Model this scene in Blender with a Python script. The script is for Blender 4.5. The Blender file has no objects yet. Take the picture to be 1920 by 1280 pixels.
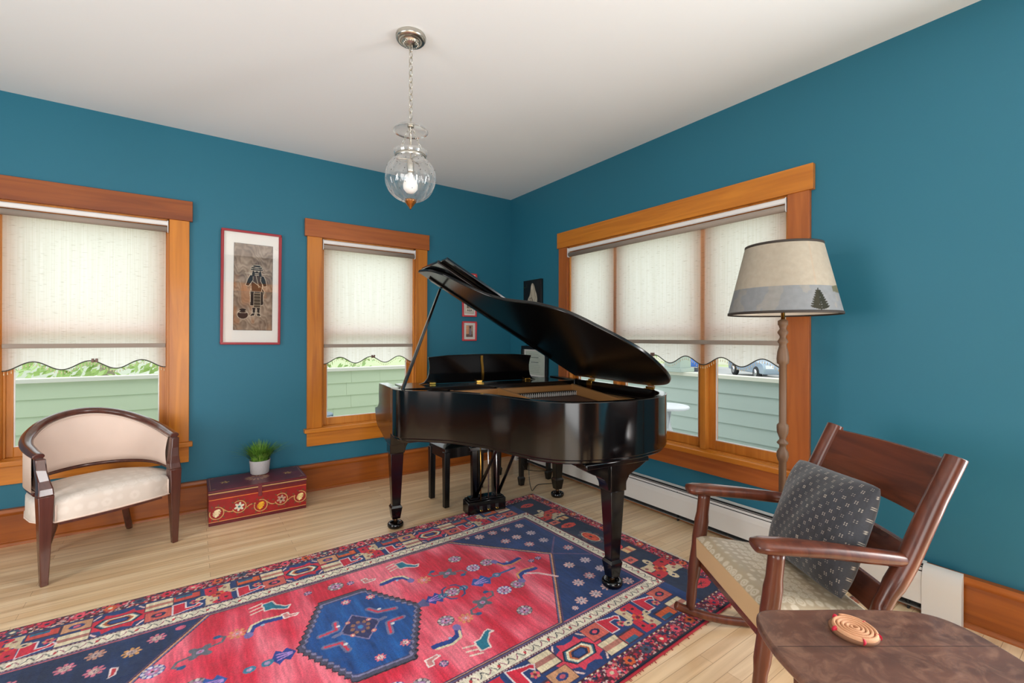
import bpy, bmesh, math, random
import numpy as np
from mathutils import Vector, Matrix

SC = bpy.context.scene
COL = SC.collection
R = math.radians
random.seed(7)
rng = np.random.default_rng(7)

# ------------------------------------------------------------------ camera
FPX, HY, YAW, ROLL = 853.55, 631.8, 0.9555, 0.0028
CAM = (-2.8157, -4.0144, 1.2677)
fw = Vector((math.cos(YAW), math.sin(YAW), 0))
rt0 = Vector((math.sin(YAW), -math.cos(YAW), 0))
up0 = Vector((0, 0, 1))
rt = rt0 * math.cos(ROLL) + up0 * math.sin(ROLL)
up = up0 * math.cos(ROLL) - rt0 * math.sin(ROLL)
cd = bpy.data.cameras.new('camera')
cam = bpy.data.objects.new('camera', cd)
COL.objects.link(cam)
cd.sensor_width = 36.0
cd.lens = 36.0 * FPX / 1920.0
cd.shift_y = -(640.0 - HY) / 1920.0
cd.clip_start = 0.05
cd.clip_end = 300
M = Matrix((rt, up, -fw)).transposed().to_4x4()
M.translation = Vector(CAM)
cam.matrix_world = M
SC.camera = cam

# ------------------------------------------------------------------ colour management / world / lights
SC.view_settings.view_transform = 'Standard'
SC.view_settings.look = 'None'
SC.view_settings.gamma = 1.0
SC.view_settings.use_curve_mapping = False
SC.view_settings.exposure = 0.45
SC.cycles.use_denoising = True
SC.cycles.max_bounces = 10
SC.cycles.diffuse_bounces = 5
SC.cycles.glossy_bounces = 5
SC.cycles.transmission_bounces = 8
SC.cycles.transparent_max_bounces = 16
SC.cycles.sample_clamp_indirect = 6.0

w = bpy.data.worlds.new('sky')
SC.world = w
w.use_nodes = True
nt = w.node_tree
bg = nt.nodes['Background']
bg.inputs[0].default_value = (0.92, 0.97, 1.0, 1)
# overcast sky, brighter on the side of the two left windows
_tc = nt.nodes.new('ShaderNodeTexCoord'); _sx = nt.nodes.new('ShaderNodeSeparateXYZ')
nt.links.new(_tc.outputs['Generated'], _sx.inputs[0])
_d = nt.nodes.new('ShaderNodeMath'); _d.operation = 'SUBTRACT'
nt.links.new(_sx.outputs['Y'], _d.inputs[0]); nt.links.new(_sx.outputs['X'], _d.inputs[1])
_r = nt.nodes.new('ShaderNodeMapRange')
_r.inputs['From Min'].default_value = -1.0; _r.inputs['From Max'].default_value = 1.0
_r.inputs['To Min'].default_value = 1.05; _r.inputs['To Max'].default_value = 1.62
nt.links.new(_d.outputs[0], _r.inputs['Value']); nt.links.new(_r.outputs['Result'], bg.inputs[1])

def area(name, loc, rot, sx, sy, power, color=(1, 1, 1)):
    l = bpy.data.lights.new(name, 'AREA')
    l.shape = 'RECTANGLE'
    l.size, l.size_y, l.energy, l.color = sx, sy, power, color
    o = bpy.data.objects.new(name, l)
    COL.objects.link(o)
    o.location = loc
    o.rotation_euler = rot
    return o

# added fill lamps standing in for daylight at unseen openings around the camera
area('fill_right_opening', (0.06, -4.95, 1.15), (0, R(90), 0), 2.0, 1.2, 128, (1.0, 0.985, 0.97))
area('fill_front_opening', (-3.68, -5.78, 1.1), (R(90), 0, 0), 2.3, 2.0, 52, (1.0, 0.98, 0.955))
area('fill_left_opening', (-5.38, -2.6, 1.35), (0, R(-90), 0), 1.5, 1.7, 44, (1.0, 0.985, 0.965))

# ------------------------------------------------------------------ helpers
def lin(c):
    out = []
    for x in c:
        x = x / 255.0
        out.append(x / 12.92 if x <= 0.04045 else ((x + 0.055) / 1.055) ** 2.4)
    return tuple(out)

def lin4(c):
    return lin(c) + (1.0,)

def tag(o, label=None, cat=None, group=None, kind=None):
    if label: o['label'] = label
    if cat: o['category'] = cat
    if group: o['group'] = group
    if kind: o['kind'] = kind
    return o

def empty(name, loc=(0, 0, 0), rz=0.0, label=None, cat=None, group=None, kind=None):
    o = bpy.data.objects.new(name, None)
    o.empty_display_size = 0.1
    COL.objects.link(o)
    o.location = loc
    o.rotation_euler = (0, 0, rz)
    return tag(o, label, cat, group, kind)

class MB:
    def __init__(s):
        s.v, s.f, s.sm = [], [], []
    def add(s, verts, faces, smooth=False):
        b = len(s.v)
        s.v += [tuple(p) for p in verts]
        s.f += [tuple(i + b for i in f) for f in faces]
        s.sm += [smooth] * len(faces)
        return s
    def box(s, x0, x1, y0, y1, z0, z1):
        v = [(x, y, z) for z in (z0, z1) for y in (y0, y1) for x in (x0, x1)]
        return s.add(v, [(0, 2, 3, 1), (4, 5, 7, 6), (0, 1, 5, 4), (2, 6, 7, 3), (0, 4, 6, 2), (1, 3, 7, 5)])
    def hexa(s, bot, top):
        """bot, top: 4 points each, counter-clockwise seen from above"""
        v = list(bot) + list(top)
        return s.add(v, [(3, 2, 1, 0), (4, 5, 6, 7), (0, 1, 5, 4), (1, 2, 6, 5), (2, 3, 7, 6), (3, 0, 4, 7)])
    def prism(s, poly, h0, h1, fr=None, smooth=False):
        fr = fr or (lambda a, b, h: (a, b, h))
        n = len(poly)
        v = [fr(a, b, h0) for a, b in poly] + [fr(a, b, h1) for a, b in poly]
        s.add(v, [tuple(range(n - 1, -1, -1)), tuple(range(n, 2 * n))])
        b = len(s.v)
        s.add(v, [(i, (i + 1) % n, n + (i + 1) % n, n + i) for i in range(n)], smooth)
        return s
    def lathe(s, prof, c=(0, 0, 0), seg=32, smooth=True, caps=True, fr=None):
        v, f = [], []
        for r, z in prof:
            for k in range(seg):
                a = 2 * math.pi * k / seg
                p = (c[0] + r * math.cos(a), c[1] + r * math.sin(a), c[2] + z)
                v.append(fr(*p) if fr else p)
        n = len(prof)
        for i in range(n - 1):
            for k in range(seg):
                k2 = (k + 1) % seg
                f.append((i * seg + k, i * seg + k2, (i + 1) * seg + k2, (i + 1) * seg + k))
        s.add(v, f, smooth)
        if caps:
            s.add(v, [tuple(range(seg - 1, -1, -1)), tuple(range((n - 1) * seg, n * seg))])
        return s
    def tube(s, pts, r, seg=10, caps=True, smooth=True, closed=False, upv=(0, 0, 1)):
        """r: number, list of numbers, or list of (side, up) pairs"""
        pts = [Vector(p) for p in pts]
        n = len(pts)
        if not isinstance(r, (list, tuple)): r = [r] * n
        elif len(r) == 2 and n != 2: r = [tuple(r)] * n
        v, f = [], []
        prev = None
        for i, p in enumerate(pts):
            if closed: t = pts[(i + 1) % n] - pts[i - 1]
            else: t = pts[min(i + 1, n - 1)] - pts[max(i - 1, 0)]
            t.normalize()
            u = Vector(upv)
            if abs(t.dot(u)) > 0.97: u = prev if prev else Vector((1, 0, 0.01))
            side = t.cross(u).normalized()
            u2 = side.cross(t).normalized()
            prev = u2
            ra, rb = (r[i] if isinstance(r[i], (list, tuple)) else (r[i], r[i]))
            for k in range(seg):
                a = 2 * math.pi * k / seg
                v.append(p + side * (ra * math.cos(a)) + u2 * (rb * math.sin(a)))
        m = n if closed else n - 1
        for i in range(m):
            j = (i + 1) % n
            for k in range(seg):
                k2 = (k + 1) % seg
                f.append((i * seg + k, i * seg + k2, j * seg + k2, j * seg + k))
        s.add(v, f, smooth)
        if caps and not closed:
            s.add(v, [tuple(range(seg - 1, -1, -1)), tuple(range((n - 1) * seg, n * seg))])
        return s
    def sphere(s, c, r, seg=16, rings=10, sc=(1, 1, 1)):
        v, f = [], []
        for i in range(rings + 1):
            th = math.pi * i / rings
            for k in range(seg):
                a = 2 * math.pi * k / seg
                v.append((c[0] + sc[0] * r * math.sin(th) * math.cos(a), c[1] + sc[1] * r * math.sin(th) * math.sin(a), c[2] - sc[2] * r * math.cos(th)))
        for i in range(rings):
            for k in range(seg):
                k2 = (k + 1) % seg
                f.append((i * seg + k, i * seg + k2, (i + 1) * seg + k2, (i + 1) * seg + k))
        return s.add(v, f, True)
    def grid(s, fn, nu, nv, smooth=True):
        v = [fn(i / nu, j / nv) for j in range(nv + 1) for i in range(nu + 1)]
        f = [(j * (nu + 1) + i, j * (nu + 1) + i + 1, (j + 1) * (nu + 1) + i + 1, (j + 1) * (nu + 1) + i) for j in range(nv) for i in range(nu)]
        return s.add(v, f, smooth)
    def build(s, name, mat, parent=None, bevel=0.0, seg=2, sub=0, loc=None, rot=None, solid=0.0, fix=True):
        me = bpy.data.meshes.new(name)
        me.from_pydata(s.v, [], s.f)
        me.polygons.foreach_set('use_smooth', s.sm)
        me.validate()
        bm = bmesh.new(); bm.from_mesh(me)
        bmesh.ops.remove_doubles(bm, verts=bm.verts, dist=1e-5)
        if fix: bmesh.ops.recalc_face_normals(bm, faces=bm.faces)
        bm.to_mesh(me); bm.free()
        me.materials.append(mat)
        o = bpy.data.objects.new(name, me)
        COL.objects.link(o)
        if parent: o.parent = parent
        if loc: o.location = loc
        if rot: o.rotation_euler = rot
        if solid:
            m = o.modifiers.new('solid', 'SOLIDIFY'); m.thickness = solid; m.offset = 0
        if bevel:
            m = o.modifiers.new('bevel', 'BEVEL'); m.width = bevel; m.segments = seg
            m.limit_method = 'ANGLE'; m.angle_limit = R(38); m.harden_normals = False
            me.polygons.foreach_set('use_smooth', [True] * len(me.polygons))
            me.set_sharp_from_angle(angle=R(40))
        if sub:
            m = o.modifiers.new('sub', 'SUBSURF'); m.levels = sub; m.render_levels = sub
        return o

def spline(pts, n=8, closed=False):
    """Catmull-Rom through pts (tuples of any dimension)"""
    P = [np.array(p, float) for p in pts]
    m = len(P); out = []
    rngi = range(m) if closed else range(m - 1)
    for i in rngi:
        if closed: p0, p1, p2, p3 = P[i - 1], P[i], P[(i + 1) % m], P[(i + 2) % m]
        else: p0, p1, p2, p3 = P[max(i - 1, 0)], P[i], P[i + 1], P[min(i + 2, m - 1)]
        for k in range(n):
            t = k / n
            out.append(tuple(0.5 * ((2 * p1) + (-p0 + p2) * t + (2 * p0 - 5 * p1 + 4 * p2 - p3) * t * t + (-p0 + 3 * p1 - 3 * p2 + p3) * t ** 3)))
    if not closed: out.append(tuple(P[-1]))
    return out

# ---------------------------------------------------------------- materials
def newmat(name):
    m = bpy.data.materials.new(name)
    m.use_nodes = True
    return m, m.node_tree, m.node_tree.nodes['Principled BSDF']

def L(ntree, a, b):
    ntree.links.new(a, b)

def plain(name, rgb, rough=0.5, metal=0.0, spec=0.5, coat=0.0, bump=0.0, bscale=200.0, var=0.0, vscale=6.0):
    m, t, p = newmat(name)
    p.inputs['Base Color'].default_value = lin4(rgb)
    p.inputs['Roughness'].default_value = rough
    p.inputs['Metallic'].default_value = metal
    p.inputs['Specular IOR Level'].default_value = spec
    p.inputs['Coat Weight'].default_value = coat
    p.inputs['Coat Roughness'].default_value = 0.06
    tc = t.nodes.new('ShaderNodeTexCoord')
    if var:
        n = t.nodes.new('ShaderNodeTexNoise'); n.inputs['Scale'].default_value = vscale; n.inputs['Detail'].default_value = 4
        L(t, tc.outputs['Object'], n.inputs['Vector'])
        mx = t.nodes.new('ShaderNodeMix'); mx.data_type = 'RGBA'
        c = lin(rgb)
        mx.inputs[6].default_value = tuple(x * (1 - var) for x in c) + (1,)
        mx.inputs[7].default_value = tuple(min(1, x * (1 + var)) for x in c) + (1,)
        L(t, n.outputs['Fac'], mx.inputs[0]); L(t, mx.outputs[2], p.inputs['Base Color'])
    if bump:
        n = t.nodes.new('ShaderNodeTexNoise'); n.inputs['Scale'].default_value = bscale
        L(t, tc.outputs['Object'], n.inputs['Vector'])
        b = t.nodes.new('ShaderNodeBump'); b.inputs['Strength'].default_value = bump; b.inputs['Distance'].default_value = 0.002
        L(t, n.outputs['Fac'], b.inputs['Height']); L(t, b.outputs['Normal'], p.inputs['Normal'])
    return m

def wood(name, c1, c2, axis=0, rough=0.35, coat=0.0, stretch=(1.6, 26.0), scale=1.0, knots=False, spec=0.4):
    """grain runs along the object axis; c1, c2 the light and the dark of the grain"""
    m, t, p = newmat(name)
    tc = t.nodes.new('ShaderNodeTexCoord')
    mp = t.nodes.new('ShaderNodeMapping')
    sc = [stretch[1] * scale] * 3; sc[axis] = stretch[0] * scale
    mp.inputs['Scale'].default_value = sc
    L(t, tc.outputs['Object'], mp.inputs['Vector'])
    n = t.nodes.new('ShaderNodeTexNoise'); n.inputs['Scale'].default_value = 1.0; n.inputs['Detail'].default_value = 5; n.inputs['Distortion'].default_value = 0.8
    L(t, mp.outputs['Vector'], n.inputs['Vector'])
    n2 = t.nodes.new('ShaderNodeTexNoise'); n2.inputs['Scale'].default_value = 0.16; n2.inputs['Detail'].default_value = 2
    L(t, mp.outputs['Vector'], n2.inputs['Vector'])
    ad = t.nodes.new('ShaderNodeMath'); ad.operation = 'MULTIPLY_ADD'; ad.inputs[1].default_value = 0.65
    L(t, n.outputs['Fac'], ad.inputs[0])
    mu = t.nodes.new('ShaderNodeMath'); mu.operation = 'MULTIPLY'; mu.inputs[1].default_value = 0.35
    L(t, n2.outputs['Fac'], mu.inputs[0]); L(t, mu.outputs[0], ad.inputs[2])
    cr = t.nodes.new('ShaderNodeValToRGB')
    cr.color_ramp.elements[0].position = 0.33; cr.color_ramp.elements[0].color = lin4(c2)
    cr.color_ramp.elements[1].position = 0.66; cr.color_ramp.elements[1].color = lin4(c1)
    L(t, ad.outputs[0], cr.inputs['Fac'])
    out = cr.outputs['Color']
    if knots:
        v = t.nodes.new('ShaderNodeTexVoronoi'); v.inputs['Scale'].default_value = 0.9
        mp2 = t.nodes.new('ShaderNodeMapping')
        s2 = [2.6] * 3; s2[axis] = 1.5; mp2.inputs['Scale'].default_value = s2
        L(t, tc.outputs['Object'], mp2.inputs['Vector']); L(t, mp2.outputs['Vector'], v.inputs['Vector'])
        k = t.nodes.new('ShaderNodeValToRGB'); k.color_ramp.elements[0].position = 0.012; k.color_ramp.elements[1].position = 0.05
        k.color_ramp.elements[0].color = (0.25, 0.2, 0.16, 1); k.color_ramp.elements[1].color = (1, 1, 1, 1)
        L(t, v.outputs['Distance'], k.inputs['Fac'])
        mm = t.nodes.new('ShaderNodeMix'); mm.data_type = 'RGBA'; mm.blend_type = 'MULTIPLY'; mm.inputs[0].default_value = 1
        L(t, out, mm.inputs[6]); L(t, k.outputs['Color'], mm.inputs[7]); out = mm.outputs[2]
    L(t, out, p.inputs['Base Color'])
    p.inputs['Roughness'].default_value = rough
    p.inputs['Coat Weight'].default_value = coat
    p.inputs['Coat Roughness'].default_value = 0.12
    p.inputs['Specular IOR Level'].default_value = spec
    return m

def painted(name, rough=0.8, bump=0.0, bscale=350.0, noise=0.0, nscale=60.0, spec=0.3, nstretch=(1, 1, 1), sheen=0.0):
    """colour read from the mesh's own colour attribute (woven / printed pattern)"""
    m, t, p = newmat(name)
    a = t.nodes.new('ShaderNodeVertexColor'); a.layer_name = 'Col'
    out = a.outputs['Color']
    tc = t.nodes.new('ShaderNodeTexCoord')
    if noise:
        mp = t.nodes.new('ShaderNodeMapping'); mp.inputs['Scale'].default_value = nstretch
        L(t, tc.outputs['Object'], mp.inputs['Vector'])
        n = t.nodes.new('ShaderNodeTexNoise'); n.inputs['Scale'].default_value = nscale; n.inputs['Detail'].default_value = 3
        L(t, mp.outputs['Vector'], n.inputs['Vector'])
        r = t.nodes.new('ShaderNodeMapRange'); r.inputs['From Min'].default_value = 0.3; r.inputs['From Max'].default_value = 0.7
        r.inputs['To Min'].default_value = 1 - noise; r.inputs['To Max'].default_value = 1 + noise
        L(t, n.outputs['Fac'], r.inputs['Value'])
        mx = t.nodes.new('ShaderNodeVectorMath'); mx.operation = 'SCALE'
        L(t, out, mx.inputs[0]); L(t, r.outputs['Result'], mx.inputs['Scale'])
        out = mx.outputs['Vector']
    L(t, out, p.inputs['Base Color'])
    p.inputs['Roughness'].default_value = rough
    p.inputs['Specular IOR Level'].default_value = spec
    p.inputs['Sheen Weight'].default_value = sheen
    if bump:
        n = t.nodes.new('ShaderNodeTexNoise'); n.inputs['Scale'].default_value = bscale; n.inputs['Detail'].default_value = 2
        L(t, tc.outputs['Object'], n.inputs['Vector'])
        b = t.nodes.new('ShaderNodeBump'); b.inputs['Strength'].default_value = bump; b.inputs['Distance'].default_value = 0.004
        L(t, n.outputs['Fac'], b.inputs['Height']); L(t, b.outputs['Normal'], p.inputs['Normal'])
    return m

def thin_glass(name, tint=(1, 1, 1), refl=1.0, rough=0.0, ior=1.45, body=0.0, normal_refl=True):
    m, t, p = newmat(name)
    t.nodes.remove(p)
    o = t.nodes['Material Output']
    tr = t.nodes.new('ShaderNodeBsdfTransparent'); tr.inputs['Color'].default_value = tint + (1,)
    gl = t.nodes.new('ShaderNodeBsdfGlossy'); gl.inputs['Roughness'].default_value = rough
    lw = t.nodes.new('ShaderNodeLayerWeight'); lw.inputs['Blend'].default_value = 0.5
    pw = t.nodes.new('ShaderNodeMath'); pw.operation = 'POWER'; pw.inputs[1].default_value = 5.0
    L(t, lw.outputs['Facing'], pw.inputs[0])
    f0 = ((ior - 1) / (ior + 1)) ** 2
    mu = t.nodes.new('ShaderNodeMath'); mu.operation = 'MULTIPLY_ADD'; mu.inputs[1].default_value = refl * (1 - f0); mu.inputs[2].default_value = refl * f0 if normal_refl else 0.0
    L(t, pw.outputs[0], mu.inputs[0]); mu.use_clamp = True
    mx = t.nodes.new('ShaderNodeMixShader')
    L(t, mu.outputs[0], mx.inputs['Fac']); L(t, tr.outputs[0], mx.inputs[1]); L(t, gl.outputs[0], mx.inputs[2])
    if body:
        df = t.nodes.new('ShaderNodeBsdfDiffuse'); df.inputs['Color'].default_value = (.9, .92, .92, 1)
        tl = t.nodes.new('ShaderNodeBsdfTranslucent'); tl.inputs['Color'].default_value = (.9, .92, .92, 1)
        m1 = t.nodes.new('ShaderNodeMixShader'); m1.inputs[0].default_value = .5
        L(t, df.outputs[0], m1.inputs[1]); L(t, tl.outputs[0], m1.inputs[2])
        m2 = t.nodes.new('ShaderNodeMixShader')
        bf = t.nodes.new('ShaderNodeMath'); bf.operation = 'MULTIPLY_ADD'; bf.inputs[1].default_value = body * 3; bf.inputs[2].default_value = body; bf.use_clamp = True
        p3 = t.nodes.new('ShaderNodeMath'); p3.operation = 'POWER'; p3.inputs[1].default_value = 3.0
        L(t, lw.outputs['Facing'], p3.inputs[0]); L(t, p3.outputs[0], bf.inputs[0]); L(t, bf.outputs[0], m2.inputs[0])
        L(t, mx.outputs[0], m2.inputs[1]); L(t, m1.outputs[0], m2.inputs[2]); mx = m2
    L(t, mx.outputs[0], o.inputs['Surface'])
    return m

# ---------------------------------------------------------------- painted cloth / print canvas
class Canvas:
    def __init__(s, W_, H_, res, col):
        s.W, s.H, s.res = W_, H_, res
        s.nx, s.ny = int(round(W_ / res)) + 1, int(round(H_ / res)) + 1
        s.xs = np.linspace(0, W_, s.nx); s.ys = np.linspace(0, H_, s.ny)
        s.a = np.empty((s.ny, s.nx, 3), np.float32); s.a[:] = col
    def win(s, x0, x1, y0, y1):
        i0 = max(0, int(math.floor(x0 / s.W * (s.nx - 1)))); i1 = min(s.nx, int(math.ceil(x1 / s.W * (s.nx - 1))) + 1)
        j0 = max(0, int(math.floor(y0 / s.H * (s.ny - 1)))); j1 = min(s.ny, int(math.ceil(y1 / s.H * (s.ny - 1))) + 1)
        if i1 <= i0 or j1 <= j0: return None
        X, Y = np.meshgrid(s.xs[i0:i1], s.ys[j0:j1])
        return s.a[j0:j1, i0:i1], X, Y
    def poly(s, pts, c):
        p = np.array(pts, float)
        w_ = s.win(p[:, 0].min(), p[:, 0].max(), p[:, 1].min(), p[:, 1].max())
        if w_ is None: return
        A, X, Y = w_
        ins = np.zeros(X.shape, bool)
        n = len(p)
        for i in range(n):
            x1, y1 = p[i]; x2, y2 = p[(i + 1) % n]
            if y1 == y2: continue
            cond = ((y1 > Y) != (y2 > Y)) & (X < (x2 - x1) * (Y - y1) / (y2 - y1) + x1)
            ins ^= cond
        A[ins] = c
    def ell(s, cx, cy, rx, ry, c, rot=0.0):
        m = max(rx, ry)
        w_ = s.win(cx - m, cx + m, cy - m, cy + m)
        if w_ is None: return
        A, X, Y = w_
        dx, dy = X - cx, Y - cy
        ca, sa = math.cos(rot), math.sin(rot)
        u, v = dx * ca + dy * sa, -dx * sa + dy * ca
        A[(u / rx) ** 2 + (v / ry) ** 2 <= 1] = c
    def rect(s, x0, y0, x1, y1, c):
        s.poly([(x0, y0), (x1, y0), (x1, y1), (x0, y1)], c)
    def line(s, pts, wd, c, closed=False):
        pts = list(pts) + ([pts[0]] if closed else [])
        for (x1, y1), (x2, y2) in zip(pts[:-1], pts[1:]):
            h = wd / 2
            w_ = s.win(min(x1, x2) - h, max(x1, x2) + h, min(y1, y2) - h, max(y1, y2) + h)
            if w_ is None: continue
            A, X, Y = w_
            dx, dy = x2 - x1, y2 - y1
            l2 = dx * dx + dy * dy + 1e-12
            t = np.clip(((X - x1) * dx + (Y - y1) * dy) / l2, 0, 1)
            A[(X - x1 - t * dx) ** 2 + (Y - y1 - t * dy) ** 2 <= h * h] = c
    def mesh(s, name, fn, mat, parent=None, loc=None, flip=False):
        X, Y = np.meshgrid(s.xs, s.ys)
        px, py, pz = fn(X, Y)
        co = np.stack([px, py, pz], -1).reshape(-1, 3).astype(np.float32)
        nx, ny = s.nx, s.ny
        idx = np.arange(nx * ny).reshape(ny, nx)
        q = np.stack([idx[:-1, :-1], idx[:-1, 1:], idx[1:, 1:], idx[1:, :-1]], -1).reshape(-1, 4)
        if flip: q = q[:, ::-1]
        me = bpy.data.meshes.new(name)
        me.vertices.add(len(co)); me.vertices.foreach_set('co', co.ravel())
        me.loops.add(q.size); me.loops.foreach_set('vertex_index', np.ascontiguousarray(q).ravel().astype(np.int32))
        me.polygons.add(len(q)); me.polygons.foreach_set('loop_start', np.arange(0, q.size, 4, dtype=np.int32))
        me.polygons.foreach_set('loop_total', np.full(len(q), 4, np.int32))
        me.polygons.foreach_set('use_smooth', np.ones(len(q), bool))
        me.update(); me.validate()
        c = s.a.reshape(-1, 3) / 255.0
        c = np.where(c <= 0.04045, c / 12.92, ((np.clip(c, 0, 2) + 0.055) / 1.055) ** 2.4)
        at = me.color_attributes.new('Col', 'FLOAT_COLOR', 'POINT')
        at.data.foreach_set('color', np.concatenate([c, np.ones((len(c), 1))], 1).astype(np.float32).ravel())
        me.materials.append(mat)
        o = bpy.data.objects.new(name, me)
        COL.objects.link(o)
        if parent: o.parent = parent
        if loc: o.location = loc
        return o

def noise2(shape, cells, seed=0, octaves=3):
    """smooth value noise, shape (ny,nx), cells (cy,cx)"""
    g = np.random.default_rng(seed)
    out = np.zeros(shape); amp = 1.0; tot = 0
    for o in range(octaves):
        cy, cx = max(1, int(cells[0] * 2 ** o)), max(1, int(cells[1] * 2 ** o))
        gr = g.random((cy + 2, cx + 2))
        y = np.linspace(0, cy, shape[0]); x = np.linspace(0, cx, shape[1])
        yi, xi = np.minimum(y.astype(int), cy), np.minimum(x.astype(int), cx)
        fy, fx = y - yi, x - xi
        fy, fx = fy * fy * (3 - 2 * fy), fx * fx * (3 - 2 * fx)
        a = gr[yi][:, xi]; b = gr[yi][:, xi + 1]; c = gr[yi + 1][:, xi]; d = gr[yi + 1][:, xi + 1]
        fx2 = fx[None, :]; fy2 = fy[:, None]
        out += amp * ((a * (1 - fx2) + b * fx2) * (1 - fy2) + (c * (1 - fx2) + d * fx2) * fy2)
        tot += amp; amp *= 0.5
    return out / tot
# ================================================================= shared materials
WALL = plain('teal_wall_paint', (36, 106, 128), rough=0.5, spec=0.35, bump=0.05, bscale=260)
CEIL = plain('white_ceiling_paint', (232, 237, 240), rough=0.9, spec=0.1)
TRIM_H = wood('fir_trim_horizontal', (204, 126, 36), (164, 90, 18), axis=0, rough=0.34, coat=0.15, knots=True)
TRIM_V = wood('fir_trim_vertical', (206, 128, 34), (168, 94, 18), axis=2, rough=0.34, coat=0.15, knots=True)
TRIM_DARK = wood('fir_trim_dark_board', (150, 80, 30), (116, 52, 16), axis=0, rough=0.34, coat=0.15)
TRIM_RED = wood('fir_trim_red_board', (176, 98, 40), (142, 70, 24), axis=0, rough=0.34, coat=0.15)
TRIM_RED_V = wood('fir_trim_red_upright', (176, 98, 40), (146, 74, 26), axis=2, rough=0.34, coat=0.15, knots=True)
SASH = wood('fir_sash', (208, 136, 54), (178, 104, 32), axis=2, rough=0.36, coat=0.1)
BASEW = wood('fir_baseboard', (166, 88, 20), (126, 60, 10), axis=0, rough=0.36, coat=0.15)
BLACK = plain('black_piano_lacquer', (6, 5, 6), rough=0.13, spec=0.5, coat=0.08)
BLACKL = plain('black_lid_lacquer', (9, 8, 8), rough=0.2, spec=0.5)
BLACKS = plain('black_satin_wood', (12, 10, 10), rough=0.28, spec=0.5)
GOLD = plain('gold_plate_paint', (172, 122, 70), rough=0.42, metal=0.15)
BRASS = plain('polished_brass', (196, 150, 70), rough=0.22, metal=1.0)
NICKEL = plain('brushed_nickel', (196, 192, 182), rough=0.28, metal=1.0)
STEEL = plain('steel_rod', (190, 190, 190), rough=0.2, metal=1.0)
WHITEM = plain('white_enamel', (216, 212, 206), rough=0.4)
DARKM = plain('dark_slot', (24, 22, 22), rough=0.7)
ALU = plain('white_aluminium', (226, 222, 220), rough=0.3)
GLASS = thin_glass('window_glass', (0.98, 0.99, 0.985), refl=0.5, normal_refl=False)
WALNUT = wood('dark_walnut', (92, 50, 34), (58, 28, 20), axis=2, rough=0.25, coat=0.4)
WALNUT_H = wood('dark_walnut_horizontal', (104, 56, 36), (64, 32, 22), axis=0, rough=0.22, coat=0.45)

# ================================================================= room shell
ZC = 2.743
XL, YF = -5.3, -5.7

def floor_mat():
    m, t, p = newmat('maple_strip_floor')
    tc = t.nodes.new('ShaderNodeTexCoord')
    br = t.nodes.new('ShaderNodeTexBrick')
    br.offset = 0.37; br.offset_frequency = 2; br.squash = 1.0
    br.inputs['Scale'].default_value = 1.0
    br.inputs['Brick Width'].default_value = 1.15
    br.inputs['Row Height'].default_value = 0.057
    br.inputs['Mortar Size'].default_value = 0.0009
    br.inputs['Mortar Smooth'].default_value = 0.3
    br.inputs['Bias'].default_value = 0.0
    br.inputs['Color1'].default_value = lin4((240, 212, 172))
    br.inputs['Color2'].default_value = lin4((222, 186, 142))
    br.inputs['Mortar'].default_value = lin4((160, 124, 88))
    L(t, tc.outputs['Object'], br.inputs['Vector'])
    mp = t.nodes.new('ShaderNodeMapping'); mp.inputs['Scale'].default_value = (1.3, 26, 26)
    L(t, tc.outputs['Object'], mp.inputs['Vector'])
    n = t.nodes.new('ShaderNodeTexNoise'); n.inputs['Scale'].default_value = 1.0; n.inputs['Detail'].default_value = 5; n.inputs['Distortion'].default_value = 0.6
    L(t, mp.outputs['Vector'], n.inputs['Vector'])
    cr = t.nodes.new('ShaderNodeValToRGB')
    cr.color_ramp.elements[0].position = 0.3; cr.color_ramp.elements[0].color = (0.70, 0.62, 0.54, 1)
    cr.color_ramp.elements[1].position = 0.6; cr.color_ramp.elements[1].color = (1, 1, 1, 1)
    L(t, n.outputs['Fac'], cr.inputs['Fac'])
    mx = t.nodes.new('ShaderNodeMix'); mx.data_type = 'RGBA'; mx.blend_type = 'MULTIPLY'; mx.inputs[0].default_value = 0.8
    L(t, br.outputs['Color'], mx.inputs[6]); L(t, cr.outputs['Color'], mx.inputs[7])
    L(t, mx.outputs[2], p.inputs['Base Color'])
    p.inputs['Roughness'].default_value = 0.34
    p.inputs['Specular IOR Level'].default_value = 0.5
    p.inputs['Coat Weight'].default_value = 0.25
    p.inputs['Coat Roughness'].default_value = 0.3
    b = t.nodes.new('ShaderNodeBump'); b.inputs['Strength'].default_value = 0.15; b.inputs['Distance'].default_value = 0.001
    L(t, br.outputs['Fac'], b.inputs['Height']); b.invert = True
    L(t, b.outputs['Normal'], p.inputs['Normal'])
    return m

def struct(o):
    o['kind'] = 'structure'
    return o

WT = 0.14
struct(MB().box(XL - WT, WT, YF - WT, WT, -0.12, 0).build('floor', floor_mat()))
struct(MB().box(XL - WT, WT, YF - WT, WT, ZC, ZC + 0.12).build('ceiling', CEIL))

def wall_pieces(mb, a0, a1, holes, box):
    """box(a0,a1,z0,z1) adds a piece; holes = [(a0,a1,z0,z1)] sorted along the wall"""
    x = a0
    for h0, h1, z0, z1 in holes:
        box(x, h0, 0, ZC)
        if z0 > 0: box(h0, h1, 0, z0)
        if z1 < ZC: box(h0, h1, z1, ZC)
        x = h1
    box(x, a1, 0, ZC)

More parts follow.
